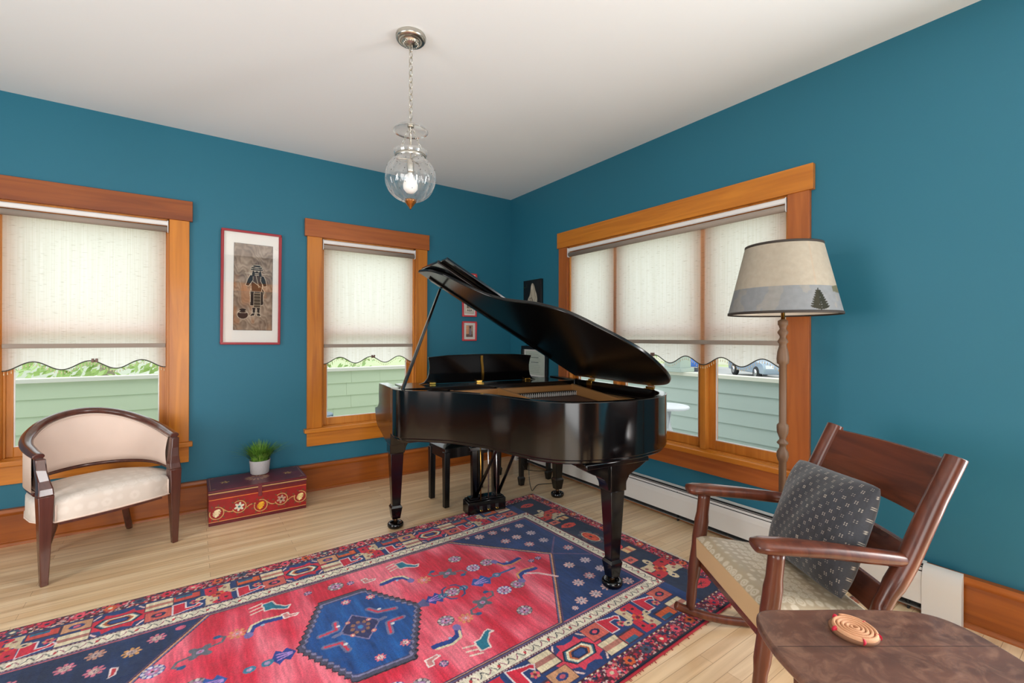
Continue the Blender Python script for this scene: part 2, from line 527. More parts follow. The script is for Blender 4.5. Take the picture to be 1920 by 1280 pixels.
Z0, Z1 = 0.485, 2.095
W1 = (-3.764, -2.937); W2 = (-1.923, -1.096); W3 = (0.929, 2.794)
mb = MB()
wall_pieces(mb, XL - WT, WT, [(W1[0], W1[1], Z0, Z1), (W2[0], W2[1], Z0, Z1)], lambda a, b, z0, z1: mb.box(a, b, 0, WT, z0, z1))
struct(mb.build('wall_back', WALL))
mb = MB()
wall_pieces(mb, YF - WT, 0, [(-5.56, -4.34, 0, 2.16), (-W3[1], -W3[0], Z0, Z1)], lambda a, b, z0, z1: mb.box(0, WT, a, b, z0, z1))
struct(mb.build('wall_right', WALL))
mb = MB()
wall_pieces(mb, YF - WT, 0, [(-3.35, -1.85, 0.6, 2.1)], lambda a, b, z0, z1: mb.box(XL - WT, XL, a, b, z0, z1))
struct(mb.build('wall_left', WALL))
mb = MB()
wall_pieces(mb, XL, 0, [(-4.9, -2.45, 0, 2.1), (-2.2, -1.1, 0, 2.1)], lambda a, b, z0, z1: mb.box(a, b, YF - WT, YF, z0, z1))
struct(mb.build('wall_front', WALL))

# casings of the unseen openings added for the fill lamps, and the doorway
mb = MB(); c = 0.115
for a, b, z0, z1 in ((-4.9 - c, -4.9, 0, 2.1), (-2.45, -2.2, 0, 2.1), (-1.1, -1.1 + c, 0, 2.1), (-4.9 - c - .02, -1.1 + c + .02, 2.1, 2.25)):
    mb.box(a, b, YF, YF + 0.022, z0, z1)
struct(mb.build('trim_1', TRIM_H, bevel=0.002))
mb = MB()
for a, b, z0, z1 in ((-5.56 - c, -5.56, 0, 2.16), (-4.34, -4.34 + c, 0, 2.16), (-5.56 - c - .02, -4.34 + c + .02, 2.16, 2.3)):
    mb.box(-0.022, 0, a, b, z0, z1)
struct(mb.build('trim_2', TRIM_H, bevel=0.002))
mb = MB()
for a, b, z0, z1 in ((-3.35 - c, -3.35, .5, 2.1), (-1.85, -1.85 + c, .5, 2.1), (-3.35 - c - .02, -1.85 + c + .02, 2.1, 2.24), (-3.35 - c, -1.85 + c, .46, .6)):
    mb.box(XL, XL + 0.022, a, b, z0, z1)
struct(mb.build('trim_3', TRIM_H, bevel=0.002))

# dim passage beyond the doorway in the front wall
mb = MB()
mb.box(-2.4, -2.2, YF - 1.6, YF - WT, 0, 2.3); mb.box(-1.1, -.9, YF - 1.6, YF - WT, 0, 2.3); mb.box(-2.4, -.9, YF - 1.75, YF - 1.6, 0, 2.3); mb.box(-2.4, -.9, YF - 1.6, YF - WT, 2.1, 2.3); mb.box(-2.4, -.9, YF - 1.6, YF - WT, -.1, 0)
struct(mb.build('wall_passage', plain('tan_wall_paint', (150, 132, 110), rough=0.8)))

# baseboards: board + rounded cap + shoe, one extruded profile
def base_profile():
    cap = [(0.030 + 0.006 * math.sin(math.pi * k / 8), 0.184 + 0.036 * k / 8) for k in range(9)]
    shoe = [(0.020 + 0.016 * math.cos(a), 0.0 + 0.022 * math.sin(a)) for a in [math.pi / 2 * k / 5 for k in range(6)]]
    return [(0.0005, 0.0)] + shoe + [(0.019, 0.024), (0.019, 0.182), (0.030, 0.184)] + cap + [(0.0005, 0.222)]
prof = base_profile()
def baseboard(name, a0, a1, fr):
    mb = MB()
    mb.prism(prof, a0, a1, fr)
    return struct(mb.build(name, BASEW))
baseboard('baseboard_back', XL, 0, lambda a, b, h: (h, -a, b))
b = baseboard('baseboard_right', 0.0, 4.22, lambda a, b, h: (h, -a, b)); b.rotation_euler = (0, 0, R(-90))
b = baseboard('baseboard_left', -5.7, 0.0, lambda a, b, h: (h, -a, b)); b.rotation_euler = (0, 0, R(90)); b.location = (XL, 0, 0)

# ---------------------------------------------------------------- windows (local frame: x along the wall, y outward, z up)
def window(n, loc, rz, x0, x1, lites, hdr=0.019, double_hung=True, mh=None, mv=None, ma=None):
    mh, mv, ma = mh or TRIM_H, mv or TRIM_V, ma or TRIM_H
    w = struct(empty('window_%d' % n, loc, rz))
    c = 0.115
    fz = 0.0
    MB().box(x0 - c - hdr, x1 + c + hdr, -0.032, fz, 2.087, 2.230).build('header', mh, w, bevel=0.0025)
    MB().box(x0 - c, x0, -0.026, fz, 0.515, 2.087).build('casing', mv, w, bevel=0.002)
    MB().box(x1, x1 + c, -0.026, fz, 0.515, 2.087).build('casing', mv, w, bevel=0.002)
    MB().box(x0 - c - 0.022, x1 + c + 0.022, -0.052, 0.02, 0.481, 0.515).build('stool', TRIM_H, w, bevel=0.006, seg=3)
    MB().box(x0 - c, x1 + c, -0.026, fz, 0.370, 0.481).build('apron', ma, w, bevel=0.002)
    mb = MB()
    mb.box(x0, x0 + 0.014, 0, WT, 0.515, 2.087); mb.box(x1 - 0.014, x1, 0, WT, 0.515, 2.087)
    mb.box(x0, x1, 0, WT, 2.075, 2.095); mb.box(x0, x1, 0.02, WT + 0.03, 0.485, 0.516)
    # inner stops
    mb.box(x0 + .014, x0 + .026, 0.045, 0.06, 0.516, 2.075); mb.box(x1 - .026, x1 - .014, 0.045, 0.06, 0.516, 2.075)
    mb.build('jamb', SASH, w, bevel=0.0015)
    def sash(a0, a1, z0, z1, y0, y1, st=0.045, br=0.06, tr=0.045):
        mb = MB()
        mb.box(a0, a0 + st, y0, y1, z0, z1); mb.box(a1 - st, a1, y0, y1, z0, z1)
        mb.box(a0 + st, a1 - st, y0, y1, z0, z0 + br); mb.box(a0 + st, a1 - st, y0, y1, z1 - tr, z1)
        s_ = mb.build('sash', SASH, w, bevel=0.003)
        ym = (y0 + y1) / 2
        MB().box(a0 + st - .004, a1 - st + .004, ym - .002, ym + .002, z0 + br - .004, z1 - tr + .004).build('pane', GLASS, s_)
        mb = MB()
        g = 0.006
        for e0, e1, q0, q1 in ((a0 + st, a0 + st + g, z0 + br, z1 - tr), (a1 - st - g, a1 - st, z0 + br, z1 - tr)):
            mb.box(e0, e1, ym - .012, ym - .004, q0, q1)
        mb.box(a0 + st + g, a1 - st - g, ym - .012, ym - .004, z0 + br, z0 + br + g); mb.box(a0 + st + g, a1 - st - g, ym - .012, ym - .004, z1 - tr - g, z1 - tr)
        mb.build('gasket', ALU, s_)
    if double_hung:
        sash(x0 + .015, x1 - .015, 0.517, 1.325, 0.062, 0.094, st=0.042)
        sash(x0 + .015, x1 - .015, 1.28, 2.074, 0.097, 0.129, st=0.042)
    else:
        xs = [x0 + .015] + list(lites) + [x1 - .015]
        for i in range(len(xs) - 1):
            a0 = xs[i] + (0.018 if i else 0); a1 = xs[i + 1] - (0.018 if i < len(xs) - 2 else 0)
            sash(a0, a1, 0.517, 1.325, 0.062, 0.094); sash(a0, a1, 1.28, 2.074, 0.097, 0.129)
        for m_ in lites:
            MB().box(m_ - .020, m_ + .020, 0.0105, WT, 0.515, 2.075).build('mullion', SASH, w, bevel=0.003)
    return w

window(1, (0, 0, 0), 0, W1[0], W1[1], [], mh=TRIM_DARK)
window(2, (0, 0, 0), 0, W2[0], W2[1], [], mh=TRIM_RED)
window(3, (0, 0, 0), R(-90), W3[0], W3[1], [1.47, 2.247], double_hung=False, mv=TRIM_RED_V, ma=TRIM_RED)

# ---------------------------------------------------------------- roller shades
def shade_mat():
    m, t, p = newmat('shade_linen')
    t.nodes.remove(p)
    o = t.nodes['Material Output']
    tc = t.nodes.new('ShaderNodeTexCoord')
    def noise(scale3, detail, lo, hi, c0, c1):
        mp = t.nodes.new('ShaderNodeMapping'); mp.inputs['Scale'].default_value = scale3
        L(t, tc.outputs['Object'], mp.inputs['Vector'])
        n = t.nodes.new('ShaderNodeTexNoise'); n.inputs['Scale'].default_value = 1; n.inputs['Detail'].default_value = detail
        L(t, mp.outputs['Vector'], n.inputs['Vector'])
        r = t.nodes.new('ShaderNodeValToRGB')
        r.color_ramp.elements[0].position = lo; r.color_ramp.elements[0].color = c0
        r.color_ramp.elements[1].position = hi; r.color_ramp.elements[1].color = c1
        L(t, n.outputs['Fac'], r.inputs['Fac'])
        return r.outputs['Color']
    slub = noise((22, 1, 260), 3, 0.28, 0.40, (0.66, 0.62, 0.56, 1), (1, 1, 1, 1))
    rib = noise((150, 1, 1.5), 1, 0.35, 0.62, (0.92, 0.91, 0.88, 1), (1, 1, 1, 1))
    base = t.nodes.new('ShaderNodeMix'); base.data_type = 'RGBA'; base.blend_type = 'MULTIPLY'; base.inputs[0].default_value = 1
    L(t, slub, base.inputs[6]); L(t, rib, base.inputs[7])
    def tint(c):
        mx = t.nodes.new('ShaderNodeMix'); mx.data_type = 'RGBA'; mx.blend_type = 'MULTIPLY'; mx.inputs[0].default_value = 1
        L(t, base.outputs[2], mx.inputs[6]); mx.inputs[7].default_value = c
        return mx.outputs[2]
    d = t.nodes.new('ShaderNodeBsdfDiffuse'); L(t, tint((0.7, 0.68, 0.62, 1)), d.inputs['Color'])
    tr = t.nodes.new('ShaderNodeBsdfTranslucent'); L(t, tint((1.0, 0.965, 0.90, 1)), tr.inputs['Color'])
    mx = t.nodes.new('ShaderNodeMixShader'); mx.inputs[0].default_value = 0.86
    L(t, d.outputs[0], mx.inputs[1]); L(t, tr.outputs[0], mx.inputs[2])
    L(t, mx.outputs[0], o.inputs['Surface'])
    return m
SHADE = shade_mat()
CORD = plain('dark_trim_cord', (66, 66, 58), rough=0.8)
CRYSTAL = plain('pale_bead', (222, 206, 170), rough=0.25)
BROWNP = plain('brown_clip', (112, 84, 74), rough=0.5)
HEM = plain('shade_fabric_backlit', (150, 136, 124), rough=0.8)  # darkened in its colour to stand for the backlit hem

def roller_shade(loc, rz, x0, x1, nsc, label, zb=1.052, amp=0.054, clip=0.53, clipz=None):
    s = empty('roller_shade', loc, rz, label, 'window shade', 'roller shades')
    a0, a1 = x0 + 0.006, x1 - 0.006
    # cassette: hollow white rail with a rounded front
    mb = MB()
    pr = [(0.016, 2.073), (-0.020, 2.073), (-0.027, 2.066), (-0.028, 2.046), (-0.022, 2.040), (-0.018, 2.040), (-0.023, 2.048), (-0.022, 2.064), (-0.016, 2.068), (0.016, 2.068)]
    mb.prism(pr, a0, a1, lambda p, q, h: (h, p, q))
    mb.build('headrail', ALU, s, bevel=0.001)
    for e in (a0, a1 - 0.004):
        MB().prism([(-0.030, 2.074), (-0.030, 2.0), (-0.024, 1.992), (0.014, 1.992), (0.018, 2.0), (0.018, 2.074)], e, e + 0.004, lambda p, q, h: (h, p, q)).build('bracket', ALU, s)
    MB().lathe([(0.020, 0), (0.020, a1 - a0 - 0.012)], (0, 0, 0), 24, fr=lambda x, y, z: (a0 + 0.006 + z, -0.008 + x, 2.016 + y)).build('roll', HEM, s)
    b0, b1 = a0 + 0.014, a1 - 0.014
    def zbot(u):
        return zb + amp * 0.5 * (1 - math.cos(2 * math.pi * nsc * u))
    yf = 0.008
    nu = nsc * 20
    def fn(u, v):
        z = zbot(u)
        zz = 2.02 + (z - 2.02) * v
        return (b0 + (b1 - b0) * u, yf, zz)
    MB().grid(fn, nu, 30).build('fabric', SHADE, s)
    MB().box(b0, b1, yf - 0.009, yf + 0.002, zb + 0.138, zb + 0.166).build('hem_bar', HEM, s, bevel=0.003)
    pts = [(b0 + (b1 - b0) * i / nu, yf - 0.002, zbot(i / nu)) for i in range(nu + 1)]
    MB().tube(pts, 0.0035, 8, upv=(0, 1, 0)).build('trim_cord', CORD, s)
    mb = MB()
    nb = int((b1 - b0) / 0.0155)
    for i in range(nb):
        u = (i + 0.5) / nb
        x, z = b0 + (b1 - b0) * u, zbot(u)
        mb.lathe([(0.0006, -0.004), (0.0006, -0.012), (0.002, -0.017), (0.0026, -0.022), (0.0012, -0.027)], (x, yf - 0.002, z), 6)
    mb.build('bead_fringe', CRYSTAL, s)['kind'] = 'stuff'
    xc = b0 + (b1 - b0) * clip
    zc = zbot(clip)
    k = MB()
    k.box(xc - 0.016, xc - 0.003, yf - 0.010, yf + 0.003, zc - 0.008, zc + 0.018)
    k.box(xc + 0.003, xc + 0.016, yf - 0.010, yf + 0.003, zc - 0.008, zc + 0.018)
    k.box(xc - 0.003, xc + 0.003, yf - 0.006, yf + 0.004, zc + 0.002, zc + 0.008)
    k.build('pull_clip', BROWNP, s, bevel=0.002)
    return s
roller_shade((0, 0, 0), 0, W1[0], W1[1], 3, 'linen roller shade with scalloped hem in the window behind the cream chair')
roller_shade((0, 0, 0), 0, W2[0], W2[1], 3, 'narrow linen roller shade in the window left of the piano, behind the lid prop', zb=1.038)
roller_shade((0, 0, 0), R(-90), W3[0], W3[1], 7, 'wide linen roller shade over the triple window behind the floor lamp', clip=0.49, zb=1.085)
# ================================================================= grand piano (local x = u along the keyboard, y = -v, v towards the tail)
PANG = R(-7.633)
PO = (-1.693, -1.084, 0.0)
piano = empty('grand_piano', PO, PANG, 'glossy black grand piano with its lid propped open, in the room corner', 'piano')
def V3(u, v, z): return (u, -v, z)

OUT = [(1.335, .20), (1.335, .45), (1.335, .75), (1.333, .93), (1.318, 1.05), (1.27, 1.15), (1.19, 1.228), (1.09, 1.284), (.997, 1.31), (.888, 1.325), (.689, 1.308), (.533, 1.252), (.433, 1.15), (.373, 1.01), (.296, .79), (.184, .61), (.11, .54), (.02, .468), (-.045, .425), (-.078, .375), (-.09, .31), (-.09, .24)]
outer = spline(OUT, 8)
def offset(path, d):
    out = []
    n = len(path)
    for i in range(n):
        a = np.array(path[max(i - 1, 0)]); b = np.array(path[min(i + 1, n - 1)])
        t = b - a; t /= np.linalg.norm(t)
        nrm = np.array((-t[1], t[0]))   # left of travel
        out.append(tuple(np.array(path[i]) + nrm * d))
    return out
def strip(path_o, path_i, z0, z1):
    mb = MB(); n = len(path_o)
    v = [V3(*p, z0) for p in path_o] + [V3(*p, z1) for p in path_o] + [V3(*p, z0) for p in path_i] + [V3(*p, z1) for p in path_i]
    f = []
    for i in range(n - 1):
        f.append((i, i + 1, n + i + 1, n + i))
        f.append((2 * n + i + 1, 2 * n + i, 3 * n + i, 3 * n + i + 1))
        f.append((n + i, n + i + 1, 3 * n + i + 1, 3 * n + i))
        f.append((i + 1, i, 2 * n + i, 2 * n + i + 1))
    f.append((0, n, 3 * n, 2 * n)); f.append((n - 1, 3 * n - 1, 4 * n - 1, 2 * n - 1))
    mb.add(v, f, True)
    return mb
sgn = 1 if (offset(outer, 0.03)[40][1] < outer[40][1]) else -1
inner = offset(outer, 0.042 * sgn)
strip(outer, inner, 0.675, 0.955).build('rim', BLACK, piano, bevel=0.004, seg=2)
strip(offset(outer, 0.012 * sgn), offset(outer, 0.075 * sgn), 0.655, 0.676).build('rim_moulding', BLACK, piano, bevel=0.006, seg=2)

# key-end arms (cheeks) with their scroll
ARM = [(.245, .955), (-.09, .955), (-.102, .95), (-.106, .93), (-.112, .90), (-.112, .87), (-.106, .845), (-.108, .825), (-.125, .805), (-.16, .788), (-.2, .778), (-.226, .774), (-.232, .765), (-.230, .75), (-.222, .72), (-.205, .69), (-.175, .665), (-.13, .65), (-.07, .64), (-.02, .63), (.05, .615), (.12, .60), (.245, .60)]
for u0, u1 in ((-.09, -.03), (1.275, 1.335)):
    mb = MB(); mb.prism(ARM, u0, u1, lambda v, z, h: V3(h, v, z))
    mb.build('arm', BLACK, piano, bevel=0.003)
# key bed, fallboard, keys
MB().box(-.03, 1.275, -.222, .20, 0.60, 0.665).build('key_bed', BLACK, piano, bevel=0.004)
MB().box(-.03, 1.275, .2005, .2155, 0.62, 0.70).build('key_slip', BLACKS, piano)
fb = MB(); fb.prism([(-.02, .70), (-.035, .72), (-.02, .80), (.0, .90), (.012, .90), (.012, .70)], -.028, 1.273, lambda v, z, h: V3(h, -v + .0, z)); fb.build('fallboard', BLACK, piano, bevel=0.002)
kb = MB(); nk = 52
for i in range(nk):
    u = .012 + i * (1.22 / nk)
    kb.box(u, u + 1.22 / nk - .001, .055, .20, .705, .722)
kb.build('white_keys', plain('ivory_key', (228, 222, 206), rough=0.25), piano)
kb2 = MB()
for i in range(nk):
    if i % 7 in (0, 2, 3, 5, 6):
        u = .012 + (i + 1) * (1.22 / nk)
        kb2.box(u - .006, u + .006, .055, .155, .722, .734)
kb2.build('black_keys', BLACKS, piano)

# inside: soundboard with copper strings, gold plate, struts, dampers
inn = offset(outer, 0.046 * sgn)
flat = [p for p in inn if p[1] >= 0.245]
STR = newmat('string_plane')
def string_mat():
    m, t, p = newmat('soundboard_under_strings')
    tc = t.nodes.new('ShaderNodeTexCoord')
    wv = t.nodes.new('ShaderNodeTexWave'); wv.wave_type = 'BANDS'; wv.bands_direction = 'X'
    wv.inputs['Scale'].default_value = 60; wv.inputs['Distortion'].default_value = 0.1
    L(t, tc.outputs['Object'], wv.inputs['Vector'])
    cr = t.nodes.new('ShaderNodeValToRGB')
    cr.color_ramp.elements[0].color = lin4((66, 44, 38)); cr.color_ramp.elements[1].color = lin4((112, 80, 66))
    L(t, wv.outputs['Fac'], cr.inputs['Fac']); L(t, cr.outputs['Color'], p.inputs['Base Color'])
    p.inputs['Roughness'].default_value = 0.45
    return m
MB().prism(flat, 0.835, 0.845, V3).build('soundboard', string_mat(), piano)
# plate: front web and the flange along the rim
MB().box(.0, 1.288, -.262, -.234, 0.846, 0.914).build('plate_web', GOLD, piano, bevel=0.003)
MB().box(-.03, 1.288, -.2335, -.2255, 0.70, 0.914).build('pin_block', GOLD, piano)
fl_o = offset(outer, 0.047 * sgn); fl_i = offset(outer, 0.098 * sgn)
k0 = [i for i, p in enumerate(fl_o) if p[1] > .27]
strip(fl_o[k0[0]:k0[-1]], fl_i[k0[0]:k0[-1]], 0.846, 0.885).build('plate_flange', GOLD, piano, bevel=0.004)
for (ua, ub, vb) in ((.30, .33, .74), (.64, .60, 1.17), (1.255, 1.10, 1.13)):
    mb = MB()
    p0 = Vector((ua, .25, 0)); p1 = Vector((ub, vb, 0)); d = (p1 - p0).normalized(); nrm = Vector((-d.y, d.x, 0)) * .011
    q = [p0 - nrm, p0 + nrm, p1 + nrm, p1 - nrm]
    mb.hexa([V3(a.x, a.y, .846) for a in q], [V3(q[0].x, q[0].y, .922), V3(q[1].x, q[1].y, .922), V3(q[2].x, q[2].y, .888), V3(q[3].x, q[3].y, .888)])
    mb.build('plate_strut', GOLD, piano, bevel=0.004)
FELT = plain('damper_felt', (196, 192, 186), rough=0.9)
for ua, ub in ((.34, .615), (.665, 1.235)):
    d = MB(); fe = MB()
    n = int((ub - ua) / .0165)
    for i in range(n):
        u = ua + (ub - ua) * (i + .5) / n
        d.box(u - .0052, u + .0052, -(.335), -(.283), .868, .880)
        fe.box(u - .0044, u + .0044, -(.336), -(.29), .850, .868); fe.box(u - .003, u + .003, -(.338), -(.335), .868, .878)
    dd = d.build('damper_row', BLACKS, piano, bevel=0.001)
    fe.build('damper_felts', FELT, dd)

# music desk on its sliding shelf
MB().box(.02, 1.25, -.14, .12, 0.928, 0.944).build('desk_shelf', BLACK, piano, bevel=0.003)
MB().box(.0, 1.29, -.225, -.135, 0.85, 0.944).build('desk_rail', BLACK, piano, bevel=0.002)
prof_d = []
left = [(.150, .946), (.185, .956), (.207, .985), (.216, 1.02), (.219, 1.06), (.2145, 1.10), (.208, 1.118), (.207, 1.13)]
top = [(.35, 1.142), (.61, 1.147), (.87, 1.143)]
right = [(1.012, 1.132), (1.011, 1.12), (1.004, 1.10), (1.0, 1.06), (1.004, 1.02), (1.014, .985), (1.036, .956), (1.072, .946)]
prof_d = left + top + right
mb = MB()
def desk_fr(u, z, h): return V3(u, .012 + (z - .946) * .14 + h, z)
mb.prism(prof_d, 0.0, 0.014, desk_fr)
desk = mb.build('music_desk', BLACK, piano, bevel=0.002)
mb = MB()
br = [(.600, 1.135), (.602, 1.10), (.612, 1.05), (.618, .99), (.618, .95)]
for i in range(len(br) - 1):
    (ua, za), (ub, zb) = br[i], br[i + 1]
    mb.hexa([desk_fr(ub - .009, zb, .0145), desk_fr(ub + .009, zb, .0145), desk_fr(ub + .009, zb, .020), desk_fr(ub - .009, zb, .020)],
            [desk_fr(ua - .009, za, .0145), desk_fr(ua + .009, za, .0145), desk_fr(ua + .009, za, .020), desk_fr(ua - .009, za, .020)])
mb.build('desk_prop', BRASS, desk)
for u in (.24, .585, .985):
    MB().box(u - .021, u + .021, -.052, -.026, .944, .957).build('desk_hinge', BRASS, desk, bevel=0.002)

# lid: plane hinged on the bass side, opened 30 degrees
TH = R(30)
HU, HZ = 1.33, 0.97
def lid_fr(s, v, n): return V3(HU - s * math.cos(TH) + n * math.sin(TH), v, HZ + s * math.sin(TH) + n * math.cos(TH))
LID = [(1.427, .18), (1.414, .28), (1.392, .36), (1.352, .42), (1.314, .456), (1.178, .53), (1.085, .60), (1.028, .68), (.985, .81), (.945, .945), (.865, 1.092), (.785, 1.16), (.689, 1.208), (.575, 1.262), (.462, 1.295), (.375, 1.298), (.288, 1.285), (.189, 1.258), (.115, 1.217), (.062, 1.16), (.028, 1.08), (.0, .96)]
lid_curve = spline(LID, 6)
lid_poly = [(0.0, .18)] + lid_curve
lid = MB().prism(lid_poly, 0.0, 0.020, lid_fr).build('lid', BLACKL, piano, bevel=0.005, seg=3)
# front flap folded back on the lid, and its hinge ledge
flap = MB(); flap.prism([(.0, .185), (1.418, .185), (1.418, .515), (.0, .515)], 0.022, 0.042, lid_fr)
flap = flap.build('lid_front', BLACK, piano, bevel=0.004)
MB().prism([(.02, .50), (1.40, .50), (1.40, .60), (.02, .60)], 0.0425, 0.058, lid_fr).build('hinge_ledge', BLACK, flap, bevel=0.003)
# underside batten and the sockets for the prop
MB().prism([(1.33, .205), (1.36, .24), (.30, .255), (.30, .225)], -0.012, -0.0005, lid_fr).build('lid_batten', BLACK, lid, bevel=0.003)
for v in (.40, .98):
    mb = MB()
    mb.prism([(0.0, v - .03), (.05, v - .03), (.05, v + .03), (.0, v + .03)], -0.004, -0.0005, lid_fr)
    mb.box(1.292, 1.318, -(v + .03), -(v - .03), .9, .958)
    mb.lathe([(.006, -.034), (.006, .034)], (0, 0, 0), 10, fr=lambda x, y, z: (1.316 + x, -v + z, .962 + y))
    mb.build('lid_hinge', BRASS, piano, bevel=0.001)
# prop
P0 = Vector(V3(-.045, .335, .94)); P1 = Vector(lid_fr(1.242, .163, -.006))
ax = (P1 - P0).normalized(); sd = Vector((0, 1, 0)).cross(ax).normalized(); sd2 = ax.cross(sd)
mb = MB()
for (a, b, hw) in ((0, 1, .011),):
    q = lambda p, w1, w2: [p + sd * w1 + sd2 * w2, p - sd * w1 + sd2 * w2, p - sd * w1 - sd2 * w2, p + sd * w1 - sd2 * w2]
    mb.hexa(q(P0, .009, .014), q(P1, .007, .010))
mb.build('lid_prop', BLACK, piano, bevel=0.003)

# legs with corbels, spade blocks and casters
def leg(u, v, corb, ztop, face=0.0):
    mb = MB()
    s0, s1 = .043, .027
    def ring(h, z): return [(u - h, -v - h, z), (u + h, -v - h, z), (u + h, -v + h, z), (u - h, -v + h, z)]
    mb.hexa(ring(s1, .145), ring(s0, .50))
    mb.hexa(ring(s0 + .006, .50), ring(s0 + .006, ztop))
    # corbels spread out under the case
    for du, dv in corb:
        L_ = math.hypot(du, dv)
        eu, ev = du / L_, dv / L_
        prf = [(.03, .50), (s0 + .012, .51), (s0 + .02, .54), (s0 + .04, .572), (L_ * .75, .60), (L_, .628), (L_, ztop), (.03, ztop)]
        def fr(a, z, h): return (u + eu * a - ev * h, -(v + ev * a + eu * h), z)
        mb.prism(prf, -s0 * .85, s0 * .85, fr)
    l = mb.build('leg', BLACK, piano, bevel=0.003)
    fb = MB()
    fb.hexa(ring(.026, .060), ring(.037, .135)); fb.hexa(ring(.037, .135), ring(.029, .150))
    fb.build('leg_foot', BLACK, l, bevel=0.002)
    cs = MB()
    cs.lathe([(.012, .02), (.014, .066)], (u, -v, 0), 12)
    cs.build('caster_stem', plain('dark_brass', (74, 52, 34), rough=0.35, metal=0.9) if 'dark_brass' not in bpy.data.materials else bpy.data.materials['dark_brass'], l)
    z0 = 0.0 if v < 1 else .0135
    MB().lathe([(.026, z0 + .03), (.046, z0 + .032), (.052, z0 + .026), (.052, z0 + .010), (.046, z0), (.01, z0), (.01, z0 + .016), (.026, z0 + .018), (.026, z0 + .03)], (u, -v, 0), 28, caps=False).build('caster', BLACK, l)
    return l
leg(.0, .0, [(.115, .0)], .60)
leg(1.287, .0, [(-.115, .0)], .60)
leg(.80, 1.245, [(-.20, .0), (.20, .0), (.0, -.2)], .656)
MB().box(.60, 1.0, -1.295, -1.03, .628, .6555).build('leg_plate', BLACK, piano, bevel=0.006)
# underside beams, dark
bm_ = MB()
for (ua, va, ub, vb) in ((.2, .2, .8, 1.15), (1.15, .2, .85, 1.15)):
    p0 = Vector((ua, va, 0)); p1 = Vector((ub, vb, 0)); d = (p1 - p0).normalized(); nrm = Vector((-d.y, d.x, 0)) * .04
    q = [p0 - nrm, p0 + nrm, p1 + nrm, p1 - nrm]
    bm_.hexa([V3(a.x, a.y, .69) for a in q], [V3(a.x, a.y, .80) for a in q])
bm_.build('beam', BLACKS, piano)
MB().prism([p for p in inn if p[1] > .21], 0.80, 0.83, V3).build('soundboard_underside', plain('spruce_dark', (70, 48, 30), rough=0.6), piano)

# pedal lyre
ly = MB()
ly.box(.488, .782, -.085, .02, .014, .100)
ly.box(.497, .773, -.078, .013, .100, .112); ly.box(.512, .758, -.066, .0, .112, .124)
lyre = ly.build('pedal_box', BLACK, piano, bevel=0.003)
for u in (.560, .725):
    mb = MB(); mb.hexa([(u - .024, -.05, .124), (u + .024, -.05, .124), (u + .024, -.008, .124), (u - .024, -.008, .124)], [(u - .03, -.05, .60), (u + .03, -.05, .60), (u + .03, -.008, .60), (u - .03, -.008, .60)])
    mb.build('lyre_post', BLACK, piano, bevel=0.003)
MB().box(.505, .775, -.072, -.046, .458, .486).build('lyre_crossbar', BLACK, piano, bevel=0.003)
for i, u in enumerate((.585, .645, .710)):
    MB().tube([(u, -.079, .075), (u, -.079, .30), (u, -.066, .66)], .0042, 8).build('pedal_rod', BRASS if i == 0 else STEEL, piano)
    mb = MB(); mb.box(u - .012, u + .012, -.0865, -.083, .035, .066); mb.build('pedal_slot', DARKM, lyre)
    mb = MB(); mb.tube([(u, -.10, .035), (u, -.04, .042), (u, .10, .03)], [(.009, .004), (.009, .004), (.016, .006)], 8, upv=(0, 0, 1)); mb.build('pedal', BRASS, piano)
for (ua, za, ub, vb, zb) in ((.555, .124, .60, .46, .70), (.735, .124, .74, .46, .70)):
    MB().tube([(ua, -.055, za), (ub, -vb, zb)], (.012, .010), 8).build('lyre_brace', BLACK, piano)

# ----------------------------------------------------------------- bench behind the pedals
bench = empty('piano_bench', (-1.035, -.842, 0), 0, 'black piano bench with tufted leather cushion, between piano and back wall', 'bench')
for sx in (-1, 1):
    for sy in (-1, 1):
        x, y = sx * .222, sy * .122
        MB().hexa([(x - .019, y - .019, 0), (x + .019, y - .019, 0), (x + .019, y + .019, 0), (x - .019, y + .019, 0)], [(x - .023, y - .023, .41), (x + .023, y - .023, .41), (x + .023, y + .023, .41), (x - .023, y + .023, .41)]).build('leg', BLACKS, bench, bevel=0.002)
MB().box(-.238, .238, -.138, .138, .36, .435).build('seat_box', BLACKS, bench, bevel=0.003)
def cush(u, v):
    x = -.243 + .486 * u; y = -.143 + .286 * v
    e = min(1, 6 * min(u, 1 - u)) ** .5 * min(1, 6 * min(v, 1 - v)) ** .5
    z = .438 + .045 * e
    for tx in (-.12, 0, .12):
        for ty in (-.06, .06):
            z -= .014 * math.exp(-((x - tx) ** 2 + (y - ty) ** 2) / .0009)
    return (x, y, z)
cu = MB(); cu.grid(cush, 48, 30); cu.box(-.243, .243, -.143, .143, .4355, .4385)
cush_o = cu.build('cushion', plain('black_leather', (16, 20, 20), rough=0.22, spec=0.6), bench)
for tx in (-.12, 0, .12):
    for ty in (-.06, .06): MB().sphere((tx, ty, .469), .008, 8, 6, (1, 1, .5)).build('cushion_button', BLACKS, cush_o)
MB().box(.02, .07, -.143, -.138, .405, .412).build('pull_handle', STEEL, bench)

